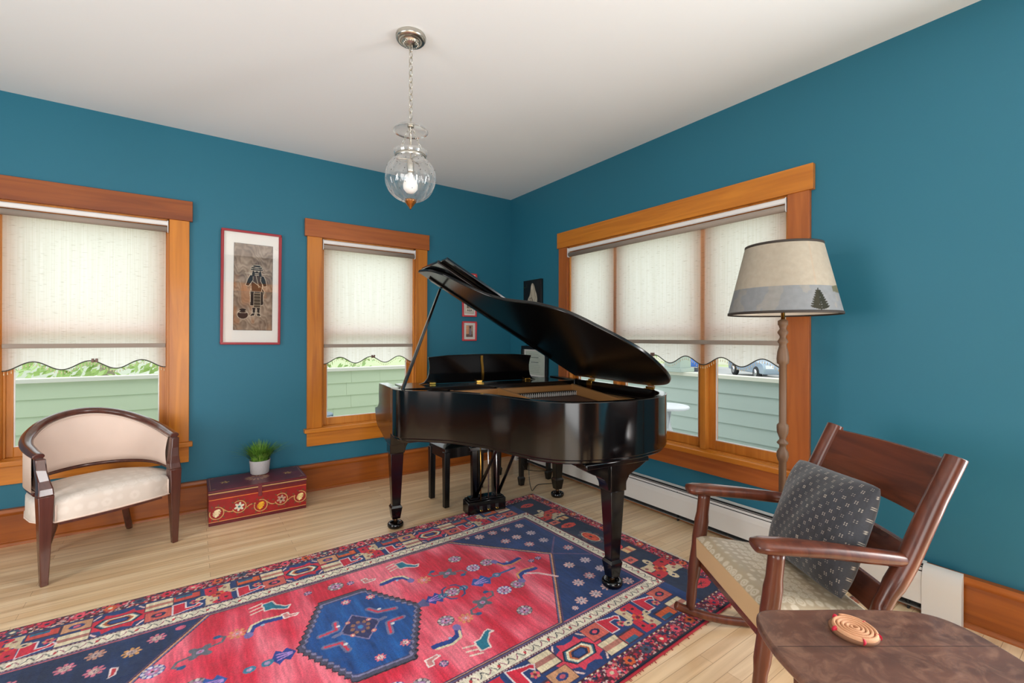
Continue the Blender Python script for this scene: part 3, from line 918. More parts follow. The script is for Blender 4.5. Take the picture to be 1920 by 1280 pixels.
# small black table in the corner, its spade feet showing under the piano
st = empty('side_table', (-.345, -.70, 0), 0, 'small black table on spade feet in the corner behind the piano', 'table')
for x, y in ((-.15, -.175), (.15, -.175), (-.15, .175), (.15, .175)):
    l = MB().hexa([(x - .016, y - .016, .075), (x + .016, y - .016, .075), (x + .016, y + .016, .075), (x - .016, y + .016, .075)], [(x - .021, y - .021, .56), (x + .021, y - .021, .56), (x + .021, y + .021, .56), (x - .021, y + .021, .56)]).build('leg', BLACKS, st)
    f = MB(); f.hexa([(x - .018, y - .018, 0), (x + .018, y - .018, 0), (x + .018, y + .018, 0), (x - .018, y + .018, 0)], [(x - .025, y - .025, .062), (x + .025, y - .025, .062), (x + .025, y + .025, .062), (x - .025, y + .025, .062)])
    f.hexa([(x - .025, y - .025, .062), (x + .025, y - .025, .062), (x + .025, y + .025, .062), (x - .025, y + .025, .062)], [(x - .018, y - .018, .075), (x + .018, y - .018, .075), (x + .018, y + .018, .075), (x - .018, y + .018, .075)])
    f.build('spade_foot', BLACKS, l, bevel=0.002)
MB().box(-.17, .17, -.195, .195, .53, .60).build('apron', BLACKS, st, bevel=0.002)
MB().box(-.19, .19, -.215, .215, .60, .622).build('tabletop', BLACKS, st, bevel=0.004)

# power cord looping on the floor by the rug corner
MB().tube(spline([(-.52, -1.02, .58), (-.575, -1.0, .42), (-.575, -.985, .27), (-.53, -.965, .17), (-.40, -.955, .125), (-.25, -.96, .10), (-.13, -.93, .06)], 8), .003, 6).build('power_cord', BLACKS)
tag(bpy.data.objects['power_cord'], 'thin black cord drooping beside the small corner table to the heater', 'cord')
cb = MB().tube(spline([(-.475, -1.0, .58), (-.475, -.985, .40), (-.485, -.97, .20), (-.495, -.99, .07), (-.512, -1.045, .0045), (-.47, -1.02, .004), (-.38, -.96, .004), (-.29, -.985, .004), (-.2, -1.04, .004)], 8), .003, 6).build('power_cord', BLACKS)
tag(cb, 'black cord lying on the floor at the far corner of the rug', 'cord')
# ================================================================= rug (drawn thread by thread into the pile's own colour)
RX, RY = 3.26, 1.785
def rug_xy(S, T):
    s = S / RX; t = T / 1.76
    x = (1 - t) * ((1 - s) * -3.80 + s * -.56) + t * ((1 - s) * -3.80 + s * -.52)
    y = (1 - t) * ((1 - s) * -1.165 + s * -1.115) + t * ((1 - s) * -2.97 + s * -2.82) - .2 * s * (1 - s) * (1 - t)
    return x, y
RED, PINK, NAVY, BLUE, CREAM = (204, 34, 60), (226, 78, 100), (20, 36, 76), (18, 76, 152), (222, 206, 172)
ORANGE, TEAL, LILAC, DARK, MAROON, DNAVY = (214, 92, 46), (28, 116, 142), (176, 148, 186), (40, 26, 38), (96, 20, 42), (14, 24, 44)
SALMON, GREYB, TAN = (226, 120, 110), (96, 94, 108), (206, 150, 110)

c = Canvas(RX, RY, 0.0033, NAVY)
g = random.Random(3)

# --- outer guard stripe: small busy flowers on maroon
def guard():
    c.rect(0, 0, RX, RY, MAROON)
    pal = [RED, (150, 24, 48), DARK, (70, 40, 70), (212, 180, 176), NAVY, PINK, (190, 120, 110)]
    for _ in range(9000):
        k = g.random()
        if k < .34: x, y = g.uniform(0, RX), g.uniform(0.008, .075)
        elif k < .68: x, y = g.uniform(0, RX), g.uniform(1.69, 1.775)
        elif k < .86: x, y = g.uniform(3.185, 3.25), g.uniform(0, RY)
        else: x, y = g.uniform(0.01, .075), g.uniform(0, RY)
        c.ell(x, y, g.uniform(.003, .009), g.uniform(.003, .009), g.choice(pal), g.uniform(0, 3))
    def fl(x, y, r, a, b_):
        for q in range(6):
            an = q * math.pi / 3
            c.ell(x + r * .62 * math.cos(an), y + r * .62 * math.sin(an), r * .36, r * .36, a)
        c.ell(x, y, r * .35, r * .35, b_)
    i = 0
    x = .06
    while x < RX - .05:
        for y in (.042, 1.732):
            fl(x, y, .026, (RED, PINK, ORANGE, (60, 70, 96))[i % 4], (CREAM, NAVY, DARK)[i % 3])
        x += .105; i += 1
    y = .12
    while y < RY - .1:
        for x in (.042, 3.218):
            fl(x, y, .024, (RED, (160, 40, 50), ORANGE)[i % 3], (DARK, CREAM)[i % 2])
        y += .1; i += 1
    for q in range(0, int(RX / .016)):
        x = q * .016
        for y, cc in ((.008, DARK), (.077, CREAM if q % 2 else DARK), (1.690, CREAM if q % 2 else DARK), (1.699, (130, 60, 110))):
            c.rect(x, y - .003, x + .011, y + .003, cc)
    c.rect(0, 1.770, RX, RY, DNAVY)
    for y in np.arange(0, RY, .014):
        c.rect(3.176, y, 3.183, y + .008, (150, 40, 60)); c.rect(.078, y, .085, y + .008, (150, 40, 60))
guard()

# --- main border: navy ground
A0, A1 = .083, .283
c.rect(A0, A0, RX - A0, 1.686, (28, 58, 112))
def fr_top(a, b): return (a, A0 + b * .2)
def fr_bot(a, b): return (a, 1.686 - b * .222)
def fr_right(a, b): return (RX - A0 - b * .21, a)
def fr_left(a, b): return (A0 + b * .2, a)
def P(fr, pts): return [fr(*p) for p in pts]
def block(fr, a0, a1, b0, b1, cols, kind=0):
    c.poly(P(fr, [(a0, b0), (a1, b0), (a1, b1), (a0, b1)]), (64, 40, 62))
    e = .0035; be = e / .2
    c.poly(P(fr, [(a0 + e, b0 + be), (a1 - e, b0 + be), (a1 - e, b1 - be), (a0 + e, b1 - be)]), cols[0])
    m0, m1 = b0 + (b1 - b0) * .36, b0 + (b1 - b0) * .64
    if kind == 0:
        c.poly(P(fr, [(a0 + e, m0), (a1 - e, m0), (a1 - e, m1), (a0 + e, m1)]), cols[1])
    else:
        am, bm = (a0 + a1) / 2, (b0 + b1) / 2
        x, y = fr(am, bm)
        c.ell(x, y, (a1 - a0) * .26, (a1 - a0) * .26 * .7, cols[1])
        c.ell(x, y, (a1 - a0) * .12, (a1 - a0) * .1, cols[2] if len(cols) > 2 else DARK)
def birdcell(fr, a, sgn, b0=.5, col=RED):
    pts = [(-.055, .0), (-.005, .0), (-.005, .28), (.03, .28), (.045, .2), (.06, .30), (.045, .36), (.03, .36), (-.055, .47)]
    q = [(a + sgn * x, b0 + y) for x, y in pts]
    c.poly(P(fr, q), col); c.line(P(fr, q), .0055, (226, 210, 214), closed=True)
    x, y = fr(a + sgn * .03, b0 + .10)
    for k in range(6):
        c.ell(x + .014 * math.cos(k * 1.047), y + .014 * math.sin(k * 1.047), .007, .007, (PINK, TAN)[k % 2])
    c.ell(x, y, .007, .007, (120, 30, 50))
def barcell(fr, a, sgn, col=ORANGE):
    q = [(a - .055, .06), (a + .055, .06), (a + .055, .38), (a - .055, .38)]
    c.poly(P(fr, q), (64, 40, 62))
    c.poly(P(fr, [(a - .05, .1), (a + .05, .1), (a + .05, .34), (a - .05, .34)]), col)
    c.poly(P(fr, [(a - sgn * .015 - .03, .1), (a - sgn * .015 + .035, .1), (a - sgn * .015 + .035, .2), (a - sgn * .015 - .03, .2)]), (36, 96, 128))
def lantern(fr, a, red=RED):
    rb = [(-.125, .5), (-.10, .30), (-.055, .24), (-.05, .12), (-.02, .20), (.02, .20), (.05, .12), (.055, .24), (.10, .30), (.125, .5), (.10, .70), (.055, .76), (.05, .9), (.02, .82), (-.02, .82), (-.05, .9), (-.055, .76), (-.10, .70)]
    c.poly(P(fr, [(a + x, y) for x, y in rb]), red)
    for k, (sx, col) in enumerate(((1.0, DNAVY), (.9, (50, 100, 130)), (.8, (232, 222, 190)), (.64, (190, 96, 50)), (.5, NAVY), (.36, (40, 70, 130)))):
        w_ = .085 * sx if k < 4 else .085 * sx
        h_ = .20 * (sx if k < 4 else sx)
        c.poly(P(fr, [(a - w_, .5), (a - w_ + .03 * sx, .5 - h_), (a + w_ - .03 * sx, .5 - h_), (a + w_, .5), (a + w_ - .03 * sx, .5 + h_), (a - w_ + .03 * sx, .5 + h_)]), col)
    for sx in (-1, 1):
        for b0, d in ((.10, 1), (.90, -1)):
            q = [(a + sx * .118, b0 + d * .05), (a + sx * .095, b0 + d * .14), (a + sx * .068, b0 - d * .02)]
            c.line(P(fr, q), .0085, (228, 196, 190)); c.line(P(fr, [(x, y + d * .07) for x, y in q]), .006, (60, 50, 100))
def flower(fr, a, b=.5, s=1.0, red=RED, aspect=1.0):
    k = .10 * s / .2
    for sx, sy, col in ((-1, -1, red), (1, 1, red), (-1, 1, (206, 184, 150)), (1, -1, (206, 184, 150))):
        q = [(a + sx * .004, b + sy * .02), (a + sx * .05 * s, b + sy * .02), (a + sx * .055 * s, b + sy * .85 * k), (a + sx * .004, b + sy * .85 * k)]
        c.poly(P(fr, q), col)
        x, y = fr(a + sx * .03 * s, b + sy * .5 * k); c.ell(x, y, .008 * s, .008 * s, DARK if col == red else (150, 90, 90))
    for sx, sy, col in ((-1, 0, (210, 190, 156)), (1, 0, (210, 190, 156)), (0, -1, red), (0, 1, red)):
        x, y = fr(a + sx * .066 * s, b + sy * .72 * k)
        c.ell(x, y, .026 * s, .016 * s, col, 0 if fr in (fr_top, fr_bot) else 1.57); c.ell(x, y, .008 * s, .006 * s, (40, 40, 80))
    for j in range(8):
        x, y = fr(a, b); an = j * math.pi / 4
        c.ell(x + .02 * s * math.cos(an), y + .02 * s * math.sin(an), .009 * s, .009 * s, (ORANGE, red)[j % 2])
    c.ell(x, y, .011 * s, .011 * s, (110, 30, 40))
def leafm(fr, a, b, s=1.0, col=(206, 62, 58)):
    x, y = fr(a, b)
    pts = [(-.05, 0), (-.03, -.02), (.0, -.027), (.03, -.022), (.05, -.004), (.04, .018), (.01, .026), (-.02, .022)]
    c.poly([(x + p * s, y + q * s) for p, q in pts], col)
    for an in (0, .8, 2.2, 3.3, 4.4, 5.5):
        c.line([(x, y), (x + .022 * s * math.cos(an), y + .013 * s * math.sin(an))], .005, DARK)

def long_border(fr, mir):
    base = [1.487 - .755 * 2, 1.487 - .755, 1.487, 2.245, 2.245 + .75]
    for i, s0 in enumerate(base):
        if s0 < 0.2 or s0 > 3.0: continue
        if s0 < 2.9 and not (s0 > 2.9): lantern(fr, s0, RED if i < 3 else (214, 60, 84))
        for sg in (-1, 1):
            a = s0 + sg * .142
            if not .25 < a < 3.02: continue
            c0, c1 = ((.06, .46), (.52, .95))
            if (i + (sg > 0)) % 2: block(fr, a - .052, a + .052, c0[0], c0[1], (TAN, (40, 60, 120), (200, 90, 110)), 1); block(fr, a - .055, a + .055, c1[0], c1[1], (CREAM, (170, 110, 100)))
            else: block(fr, a - .055, a + .055, c0[0], c0[1], (CREAM, (186, 120, 104))); block(fr, a - .052, a + .052, c1[0], c1[1], ((206, 96, 84), NAVY, PINK), 1)
            b = s0 + sg * .248
            if .3 < b < 3.0: barcell(fr, b, 1, (ORANGE, (200, 70, 60))[i % 2]); birdcell(fr, b, 1, .48)
        f = s0 + .372
        if .3 < f < 2.93: flower(fr, f)
    flower(fr, .372)
long_border(fr_top, 1)
long_border(fr_bot, -1)
# short borders (dark navy ground, larger and redder figures)
for fr in (fr_right, fr_left):
    c.poly(P(fr, [(A0, 0), (1.686, 0), (1.686, 1), (A0, 1)]), (16, 36, 66))
    leafm(fr, .186, .60, 1.25)
    flower(fr, .42, .55, 1.25, (206, 62, 56))
    block(fr, .50, .555, .12, .48, ((222, 178, 124), (196, 110, 90))); block(fr, .52, .58, .60, .98, ((212, 110, 92), NAVY, (160, 50, 60)), 1)
    leafm(fr, .64, .58, 1.3, (220, 72, 58))
    x, y = fr(.857, .6)
    for k in range(8):
        an = k * math.pi / 4
        c.ell(x + .05 * math.cos(an), y + .075 * math.sin(an), .02, .024, ((88, 62, 78), (70, 80, 96))[k % 2])
    c.ell(x, y, .042, .075, (212, 200, 160)); c.ell(x, y, .038, .07, (206, 64, 40))
    for k in range(6):
        c.ell(x + .02 * math.cos(k * 1.047), y + .04 * math.sin(k * 1.047), .010, .014, (226, 84, 50))
    c.ell(x, y, .009, .012, DARK)
    leafm(fr, 1.06, .58, 1.2, (212, 56, 56))
    block(fr, 1.09, 1.155, .14, .55, ((222, 182, 130), (206, 120, 90))); block(fr, 1.18, 1.245, .60, .98, ((214, 104, 92), (40, 70, 76), (200, 60, 60)), 1)
    flower(fr, 1.375, .52, 1.3, (190, 34, 46))
    leafm(fr, 1.60, .34, 1.4, (206, 44, 56))

# --- cream stripe with small vine
def vine(p0, p1, nrm):
    d = np.array(p1) - np.array(p0); n = int(np.linalg.norm(d) / .021)
    for i in range(n):
        q = np.array(p0) + d * (i + .5) / n
        e = d / np.linalg.norm(d)
        m = np.array(nrm)
        s = 1 if i % 2 else -1
        c.line([tuple(q - e * .008 - m * .013 * s), tuple(q + e * .004 + m * .002), tuple(q + e * .008 + m * .013 * s)], .0045, ((60, 56, 60), (150, 80, 100), (70, 76, 80))[i % 3])
        if i % 6 == 0: c.ell(q[0], q[1], .006, .009, (196, 60, 70))
I0, I1 = .287, .338
S0c, S1c, T0c, T1c = .287, 2.965, .287, 1.462
c.rect(S0c - .012, T0c - .012, S1c + .012, T1c + .012, (92, 30, 56))
for i in range(int(3.2 / .014)):
    x = S0c + i * .014
    if x < S1c:
        c.rect(x, T0c - .009, x + .008, T0c - .004, (220, 206, 200)); c.rect(x, T1c + .004, x + .008, T1c + .009, (220, 206, 200))
c.rect(S0c, T0c, S1c, T1c, (226, 216, 194))
h = (I1 - I0) / 2
vine((S0c, T0c + h), (S1c, T0c + h), (0, 1)); vine((S0c, T1c - h), (S1c, T1c - h), (0, 1))
vine((S0c + h, T0c), (S0c + h, T1c), (1, 0)); vine((S1c - h, T0c), (S1c - h, T1c), (1, 0))
B0, B1, C0, C1 = S0c + .055, S1c - .055, T0c + .051, T1c - .051
c.rect(B0, C0, B1, C1, (92, 30, 56))
for i in range(int(3.0 / .014)):
    x = B0 + i * .014
    if x < B1: c.rect(x, C0 + .002, x + .008, C0 + .006, (214, 196, 190)); c.rect(x, C1 - .006, x + .008, C1 - .002, (214, 196, 190))
c.rect(B0 + .01, C0 + .009, B1 - .01, C1 - .009, (90, 84, 120))
c.rect(B0 + .018, C0 + .016, B1 - .018, C1 - .016, (190, 92, 100))
c.rect(B0 + .022, C0 + .022, B1 - .022, C1 - .022, NAVY)

# --- navy field with the red hexagon
F0, F1 = C0 + .022, C1 - .022
c.rect(B0 + .022, F0, B1 - .022, F1, (24, 48, 100))
nl = noise2((c.ny, c.nx), (8, 30), 5, 3)
Xg, Yg = np.meshgrid(c.xs, c.ys)
mask = (Xg > B0 + .022) & (Xg < B1 - .022) & (Yg > F0) & (Yg < F1)
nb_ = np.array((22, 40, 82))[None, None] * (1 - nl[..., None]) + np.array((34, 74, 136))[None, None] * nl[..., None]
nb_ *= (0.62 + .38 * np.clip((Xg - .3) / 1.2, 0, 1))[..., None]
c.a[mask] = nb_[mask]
MC = .868
HEX = [(.665, MC), (1.051, F0), (2.292, F0), (2.705, MC), (2.316, F1), (1.03, F1)]
def inset(poly, k, cx=1.68, cy=MC):
    return [(cx + (x - cx) * (1 - k), cy + (y - cy) * (1 - k)) for x, y in poly]
c.poly(inset(HEX, -.012), (84, 60, 96)); c.poly(inset(HEX, -.004), DARK); c.poly(HEX, (206, 150, 112)); c.poly(inset(HEX, .010), (96, 94, 140)); c.poly(inset(HEX, .018), DARK)
hexm = np.zeros((c.ny, c.nx), bool)
hp = inset(HEX, .022)
for i in range(6):
    x1, y1 = hp[i]; x2, y2 = hp[(i + 1) % 6]
    if y1 == y2: continue
    hexm ^= ((y1 > Yg) != (y2 > Yg)) & (Xg < (x2 - x1) * (Yg - y1) / (y2 - y1) + x1)
ab = noise2((c.ny, c.nx), (2, 34), 11, 3) * .62 + noise2((c.ny, c.nx), (6, 12), 12, 3) * .38
ab = np.clip((ab - .38) / .22, 0, 1)[..., None]
fld = np.array(RED)[None, None] * (1 - ab) + np.array((240, 118, 136))[None, None] * ab
c.a[hexm] = fld[hexm]
# forked lines at the apexes
for ex, ey in ((2.865, .709), (2.90, 1.03)):
    c.line([(2.705, MC), (ex, ey)], .010, (96, 78, 120))
c.line([(2.42, .93), (2.50, .99), (2.56, 1.08)], .016, (232, 190, 190))

def rosette(x, y, r=.042, a=(150, 132, 140), b=(168, 126, 170), d=DARK, n=10, halo=(92, 84, 96)):
    r = r * .86
    c.ell(x, y, r * 1.02, r * .98, halo)
    for k in range(n):
        an = 2 * math.pi * k / n
        c.ell(x + r * .78 * math.cos(an), y + r * .78 * math.sin(an), r * .2, r * .2, a if k % 2 else (206, 190, 190))
    c.ell(x, y, r * .6, r * .58, b)
    for k in range(6):
        an = 2 * math.pi * k / 6 + .3
        c.ell(x + r * .3 * math.cos(an), y + r * .3 * math.sin(an), r * .13, r * .13, (206, 180, 210) if k % 2 else (220, 110, 140))
    c.ell(x, y, r * .14, r * .14, d)
def snow(x, y, r=.04, a=(222, 176, 170), b=(206, 186, 190), ctr=(70, 60, 100)):
    r = r * .84
    for k in range(8):
        an = 2 * math.pi * k / 8
        c.ell(x + r * .72 * math.cos(an), y + r * .72 * math.sin(an), r * .26, r * .2, a, an)
    for k in range(8):
        an = 2 * math.pi * k / 8 + .39
        c.ell(x + r * .4 * math.cos(an), y + r * .4 * math.sin(an), r * .14, r * .14, b)
    c.ell(x, y, r * .26, r * .26, b); c.ell(x, y, r * .12, r * .12, ctr)
gr, bl = dict(halo=(86, 80, 84)), dict(halo=BLUE, a=(214, 206, 222))
for x, y, kw in ((1.589, .458, gr), (2.214, .572, gr), (2.34, .719, gr), (2.248, .724, bl), (2.043, .866, gr), (2.346, 1.009, gr), (2.26, 1.012, bl), (2.239, 1.21, gr), (1.91, 1.053, gr), (.873, .663, bl), (1.0, .84, gr), (1.12, 1.05, gr), (1.30, 1.28, gr), (1.58, 1.30, bl), (1.0, 1.05, bl), (1.14, 1.19, gr), (1.66, 1.34, gr)):
    rosette(x, y, .044, **kw)
for x, y in ((1.462, .44), (2.554, .86), (2.605, .86), (1.66, .47), (1.78, 1.29)): rosette(x, y, .022, halo=(50, 50, 110), n=6)
for x, y in ((1.152, .592), (1.977, .673), (1.99, 1.092), (1.2, 1.16)): snow(x, y, .045, (222, 140, 96), (232, 150, 150), (200, 200, 220))
# crosses with scroll arms
for x, y, m in ((1.021, .636, 1), (2.108, .688, -1), (2.116, 1.034, 1), (1.06, 1.10, -1)):
    col = (98, 100, 112)
    for an in (.78, 2.36, 3.93, 5.5): c.ell(x + .03 * math.cos(an), y + .03 * math.sin(an), .02, .014, col, an)
    c.ell(x, y, .028, .026, col); c.ell(x, y, .014, .013, LILAC); c.ell(x, y, .006, .006, (210, 90, 130))
    for s in (-1, 1):
        q = [(x + s * .03, y - s * m * .01), (x + s * .075, y - s * m * .02), (x + s * .088, y - s * m * .05), (x + s * .06, y - s * m * .066)]
        c.line(q, .011, col); c.ell(q[3][0], q[3][1], .015, .012, (36, 84, 130))
# animals
def teal(x, y, fy=1):
    body = [(-.035, -.045), (.01, -.05), (.02, -.01), (.055, .03), (.075, .03), (.06, .055), (.04, .05), (.0, .02), (-.03, .02)]
    q = [(x + p, y + fy * r) for p, r in body]
    c.poly(q, TEAL); c.line(q, .007, (228, 206, 200), closed=True)
    for k in (-.036, -.012, .012):
        c.line([(x - .035, y + fy * (k * 1.2 - .015)), (x - .085, y + fy * (k * 1.2 + .0))], .009, (232, 206, 190))
teal(1.30, .461, 1); teal(1.951, .465, 1); teal(1.968, 1.274, -1); teal(1.31, 1.27, -1)
def bluebird(x, y, sx=1, fy=1, edge=CREAM):
    q = [(x - sx * .07, y), (x - sx * .0, y - fy * .012), (x + sx * .045, y + fy * .005), (x + sx * .06, y + fy * .045)]
    c.line(q, .030, (34, 64, 140))
    c.line([(a, b - fy * .018) for a, b in q], .012, edge)
    c.ell(x + sx * .062, y + fy * .055, .018, .022, (120, 110, 170)); c.ell(x + sx * .005, y + fy * .01, .008, .008, (170, 190, 220))
bluebird(1.252, .58, -1, 1); bluebird(1.858, .58, 1, 1); bluebird(1.864, 1.18, 1, -1); bluebird(1.25, 1.16, -1, -1)
bluebird(2.441, .795, -1, -1, (214, 140, 90)); bluebird(2.447, .941, -1, 1, (214, 150, 100))
for x, y, fy in ((1.353, .572, 1), (1.739, .491, 1), (1.748, 1.253, -1), (1.40, 1.20, -1)):
    q = [(x - .025, y - .02 * fy), (x, y - .02 * fy), (x + .004, y + .004 * fy), (x + .04, y + .012 * fy), (x + .03, y + .026 * fy), (x - .02, y + .024 * fy)]
    c.poly(q, (206, 130, 130)); c.line(q, .006, (236, 220, 214), closed=True)
# medallion: zigzag hexagon
MED = [(1.346, .86), (1.488, .573), (1.69, .57), (1.862, .866), (1.70, 1.185), (1.48, 1.168)]
def zig(poly, k, amp, step):
    q = inset(poly, k, 1.60, .868); out = []
    for i in range(6):
        a = np.array(q[i]); b = np.array(q[(i + 1) % 6]); d = b - a; l = np.linalg.norm(d)
        nrm = np.array((d[1], -d[0])) / l
        flat = abs(d[1]) < .03
        n = max(2, int(l / step)) if not flat else 1
        for j in range(n):
            out.append(tuple(a + d * j / n + nrm * (0 if flat else (amp if j % 2 else -amp))))
    return out
c.poly(zig(MED, -.055, .006, .017), DARK); c.poly(zig(MED, -.03, .006, .017), (74, 72, 96)); c.poly(zig(MED, .035, .006, .017), (128, 124, 160)); c.poly(zig(MED, .065, .006, .017), (60, 66, 110)); 
inn_p = zig(MED, .085, .005, .017)
mm = np.zeros((c.ny, c.nx), bool)
for i in range(len(inn_p)):
    x1, y1 = inn_p[i]; x2, y2 = inn_p[(i + 1) % len(inn_p)]
    if y1 == y2: continue
    mm ^= ((y1 > Yg) != (y2 > Yg)) & (Xg < (x2 - x1) * (Yg - y1) / (y2 - y1) + x1)
mb_n = noise2((c.ny, c.nx), (10, 90), 21, 3)[..., None]
mcol = np.array((10, 52, 112))[None, None] * (1 - mb_n) + np.array((30, 104, 182))[None, None] * mb_n
c.a[mm] = mcol[mm]
for x, y in ((1.591, .632), (1.701, .657), (1.708, 1.08), (1.594, 1.104)): snow(x, y, .028, (222, 110, 120), (226, 200, 190), DARK)
DIA = [(1.511, .857), (1.585, .758), (1.672, .863), (1.593, .959)]
c.poly(inset(DIA, -.10, 1.59, .86), (130, 120, 160)); c.poly(DIA, (46, 50, 96))
for k in range(8):
    an = k * math.pi / 4
    c.ell(1.59 + .034 * math.cos(an), .862 + .038 * math.sin(an), .009, .011, (150, 104, 86))
c.ell(1.59, .862, .026, .03, (70, 66, 120)); c.ell(1.59, .862, .012, .014, (60, 130, 190))
for x, y in ((1.552, .80), (1.636, .83), (1.546, .90), (1.63, .92)): c.ell(x, y, .011, .011, (214, 120, 120)); c.ell(x, y, .005, .005, CREAM)
for q in ([(1.66, .752), (1.689, .80), (1.763, .821)], [(1.765, .906), (1.70, .905), (1.683, .98)], [(1.432, .826), (1.50, .82), (1.507, .768)], [(1.432, .909), (1.494, .92), (1.504, .982)]):
    c.line(q, .030, (110, 112, 150)); c.line(q, .011, (214, 60, 84))
    m = q[1]; c.ell(m[0] + .012, m[1] + (.02 if m[1] > .86 else -.02), .009, .008, (220, 220, 224))
c.line([(1.672, .863), (1.70, .86)], .02, (110, 112, 150)); c.line([(1.511, .857), (1.48, .862)], .02, (110, 112, 150))
# leaves and stem between the medallions
c.poly([(1.862, .85), (1.90, .83), (1.915, .866), (1.90, .905), (1.862, .885)], (90, 92, 140))
def leaf(x, y, s, col=(36, 60, 140), acc=(170, 130, 200), w_=.055, l_=.085):
    pts = [(x, y), (x + s * l_ * .35, y - w_ * .8), (x + s * l_ * .55, y - w_ * .45), (x + s * l_ * .8, y - w_ * .9), (x + s * l_, y - w_ * .2), (x + s * l_ * 1.05, y), (x + s * l_, y + w_ * .2), (x + s * l_ * .8, y + w_ * .9), (x + s * l_ * .55, y + w_ * .45), (x + s * l_ * .35, y + w_ * .8)]
    c.poly(pts, col)
    for k in (-.35, 0, .35): c.line([(x + s * l_ * .2, y + k * w_ * .3), (x + s * l_ * .8, y + k * w_)], .007, acc)
leaf(1.335, .858, -1); leaf(1.9, .865, 1); leaf(2.15, .87, 1, (44, 84, 160), (176, 140, 200), .06, .11)
for x in (1.988, 2.107, 2.31): c.ell(x, .866, .024, .022, (60, 120, 150)); c.ell(x, .866, .011, .011, LILAC)
c.line([(2.33, .866), (2.43, .864)], .016, (60, 96, 150)); c.line([(2.25, .87), (2.30, .867)], .012, (60, 96, 150))
for x, s in ((1.99, 1), (2.107, -1)):
    for k in (-1, 1): c.line([(x, .866), (x + s * .02, .866 + k * .05), (x + s * .045, .866 + k * .062)], .010, (50, 72, 120))
for x in (1.23, 1.17): c.ell(x, .868, .022, .020, (60, 120, 150)); c.ell(x, .868, .01, .01, LILAC)
leaf(1.10, .87, -1, (44, 84, 160))
# navy corner flowers
for x, y in ((2.787, .435), (2.677, .425), (2.581, .414), (2.481, .414), (2.781, .571), (2.67, .563), (2.579, .566), (2.673, .691), (2.781, .703), (2.834, .875), (2.806, 1.048), (2.808, 1.169), (2.703, 1.182), (2.607, 1.195), (2.824, 1.346), (2.695, 1.314), (2.604, 1.324), (2.506, 1.32), (2.693, 1.032)):
    snow(x, y, .040, ((222, 176, 170), (206, 140, 140), (196, 176, 190))[int(x * 97) % 3])
for x, y in ((2.409, .380), (2.44, 1.345)): snow(x, y, .02)
for x, y in ((.601, .453), (.685, .419), (.799, .481), (.877, .43), (.695, .535), (.55, .56), (.45, .46), (.62, .66), (.5, .7), (.44, .85), (.57, .85), (.5, 1.02), (.62, 1.1), (.7, 1.2), (.58, 1.25), (.82, 1.29), (.45, 1.3)):
    snow(x, y, .040, ((196, 140, 120), (200, 110, 130), (206, 150, 90))[int(x * 97) % 3], (200, 170, 160))
c.ell(.957, .402, .018, .016, (206, 90, 120)); q = [(.745, .55), (.765, .56), (.76, .6), (.742, .61)]; c.poly(q, (190, 50, 60)); c.line(q, .006, (220, 200, 200), closed=True)
# pile streaks in the wool itself
wn = noise2((c.ny, c.nx), (30, 420), 31, 2); wn2 = g and rng.random((c.ny, c.nx))
c.a *= (0.84 + .26 * wn + .10 * (wn2 - .5))[..., None]
c.a = np.clip(c.a, 0, 255)

RUGM = painted('wool_pile', rough=0.95, bump=0.7, bscale=380, noise=0.16, nscale=170, spec=0.05, sheen=0.15)
rug = empty('rug', (0, 0, 0), 0, 'red and navy oriental rug with a blue hexagon medallion, on the wood floor', 'rug')
hn = noise2((c.ny, c.nx), (60, 120), 41, 3)
def rug_fn(X, Y):
    x, y = rug_xy(X, Y)
    e = np.minimum(np.minimum(X, RX - X), np.minimum(Y, RY - Y))
    z = .0015 + .0095 * np.clip(e / .006, 0, 1) + .0018 * (hn - .5) * np.clip(e / .02, 0, 1)
    wave = .003 * np.sin(X * 9 + 1) * (np.abs(Y - 0) < .05)
    return x, y + 0 * wave, z
pile = c.mesh('pile', rug_fn, RUGM, rug, flip=True)
# warp fringe along the short ends and the red selvage along the front
mb = MB()
for i in range(520):
    T = RY * (i + g.random()) / 520
    x, y = rug_xy(RX - .002, T); l = g.uniform(.018, .04); a = g.uniform(-.5, .5)
    p0 = (x, y, .004); p1 = (x + l * .6 * math.cos(a), y + l * .5 * math.sin(a) - .002, .004); p2 = (x + l * math.cos(a), y + l * math.sin(a), .0018)
    mb.tube([p0, p1, p2], [.0016, .0014, .0009], 4, caps=False)
mb.build('fringe', plain('ivory_warp', (214, 204, 188), rough=0.9), rug)['kind'] = 'stuff'
pts = [rug_xy(RX * i / 160, RY - .001) for i in range(161)]
mb = MB(); mb.tube([(x, y, .0055) for x, y in pts], .0052, 6)
for i in range(90):
    S = RX * g.uniform(.5, 1); x, y = rug_xy(S, RY)
    mb.tube([(x, y, .006), (x + g.uniform(-.006, .006), y - g.uniform(.006, .016), .003)], [.002, .0012], 4, caps=False)
mb.build('selvage', plain('red_selvage', (150, 24, 40), rough=0.9), rug)
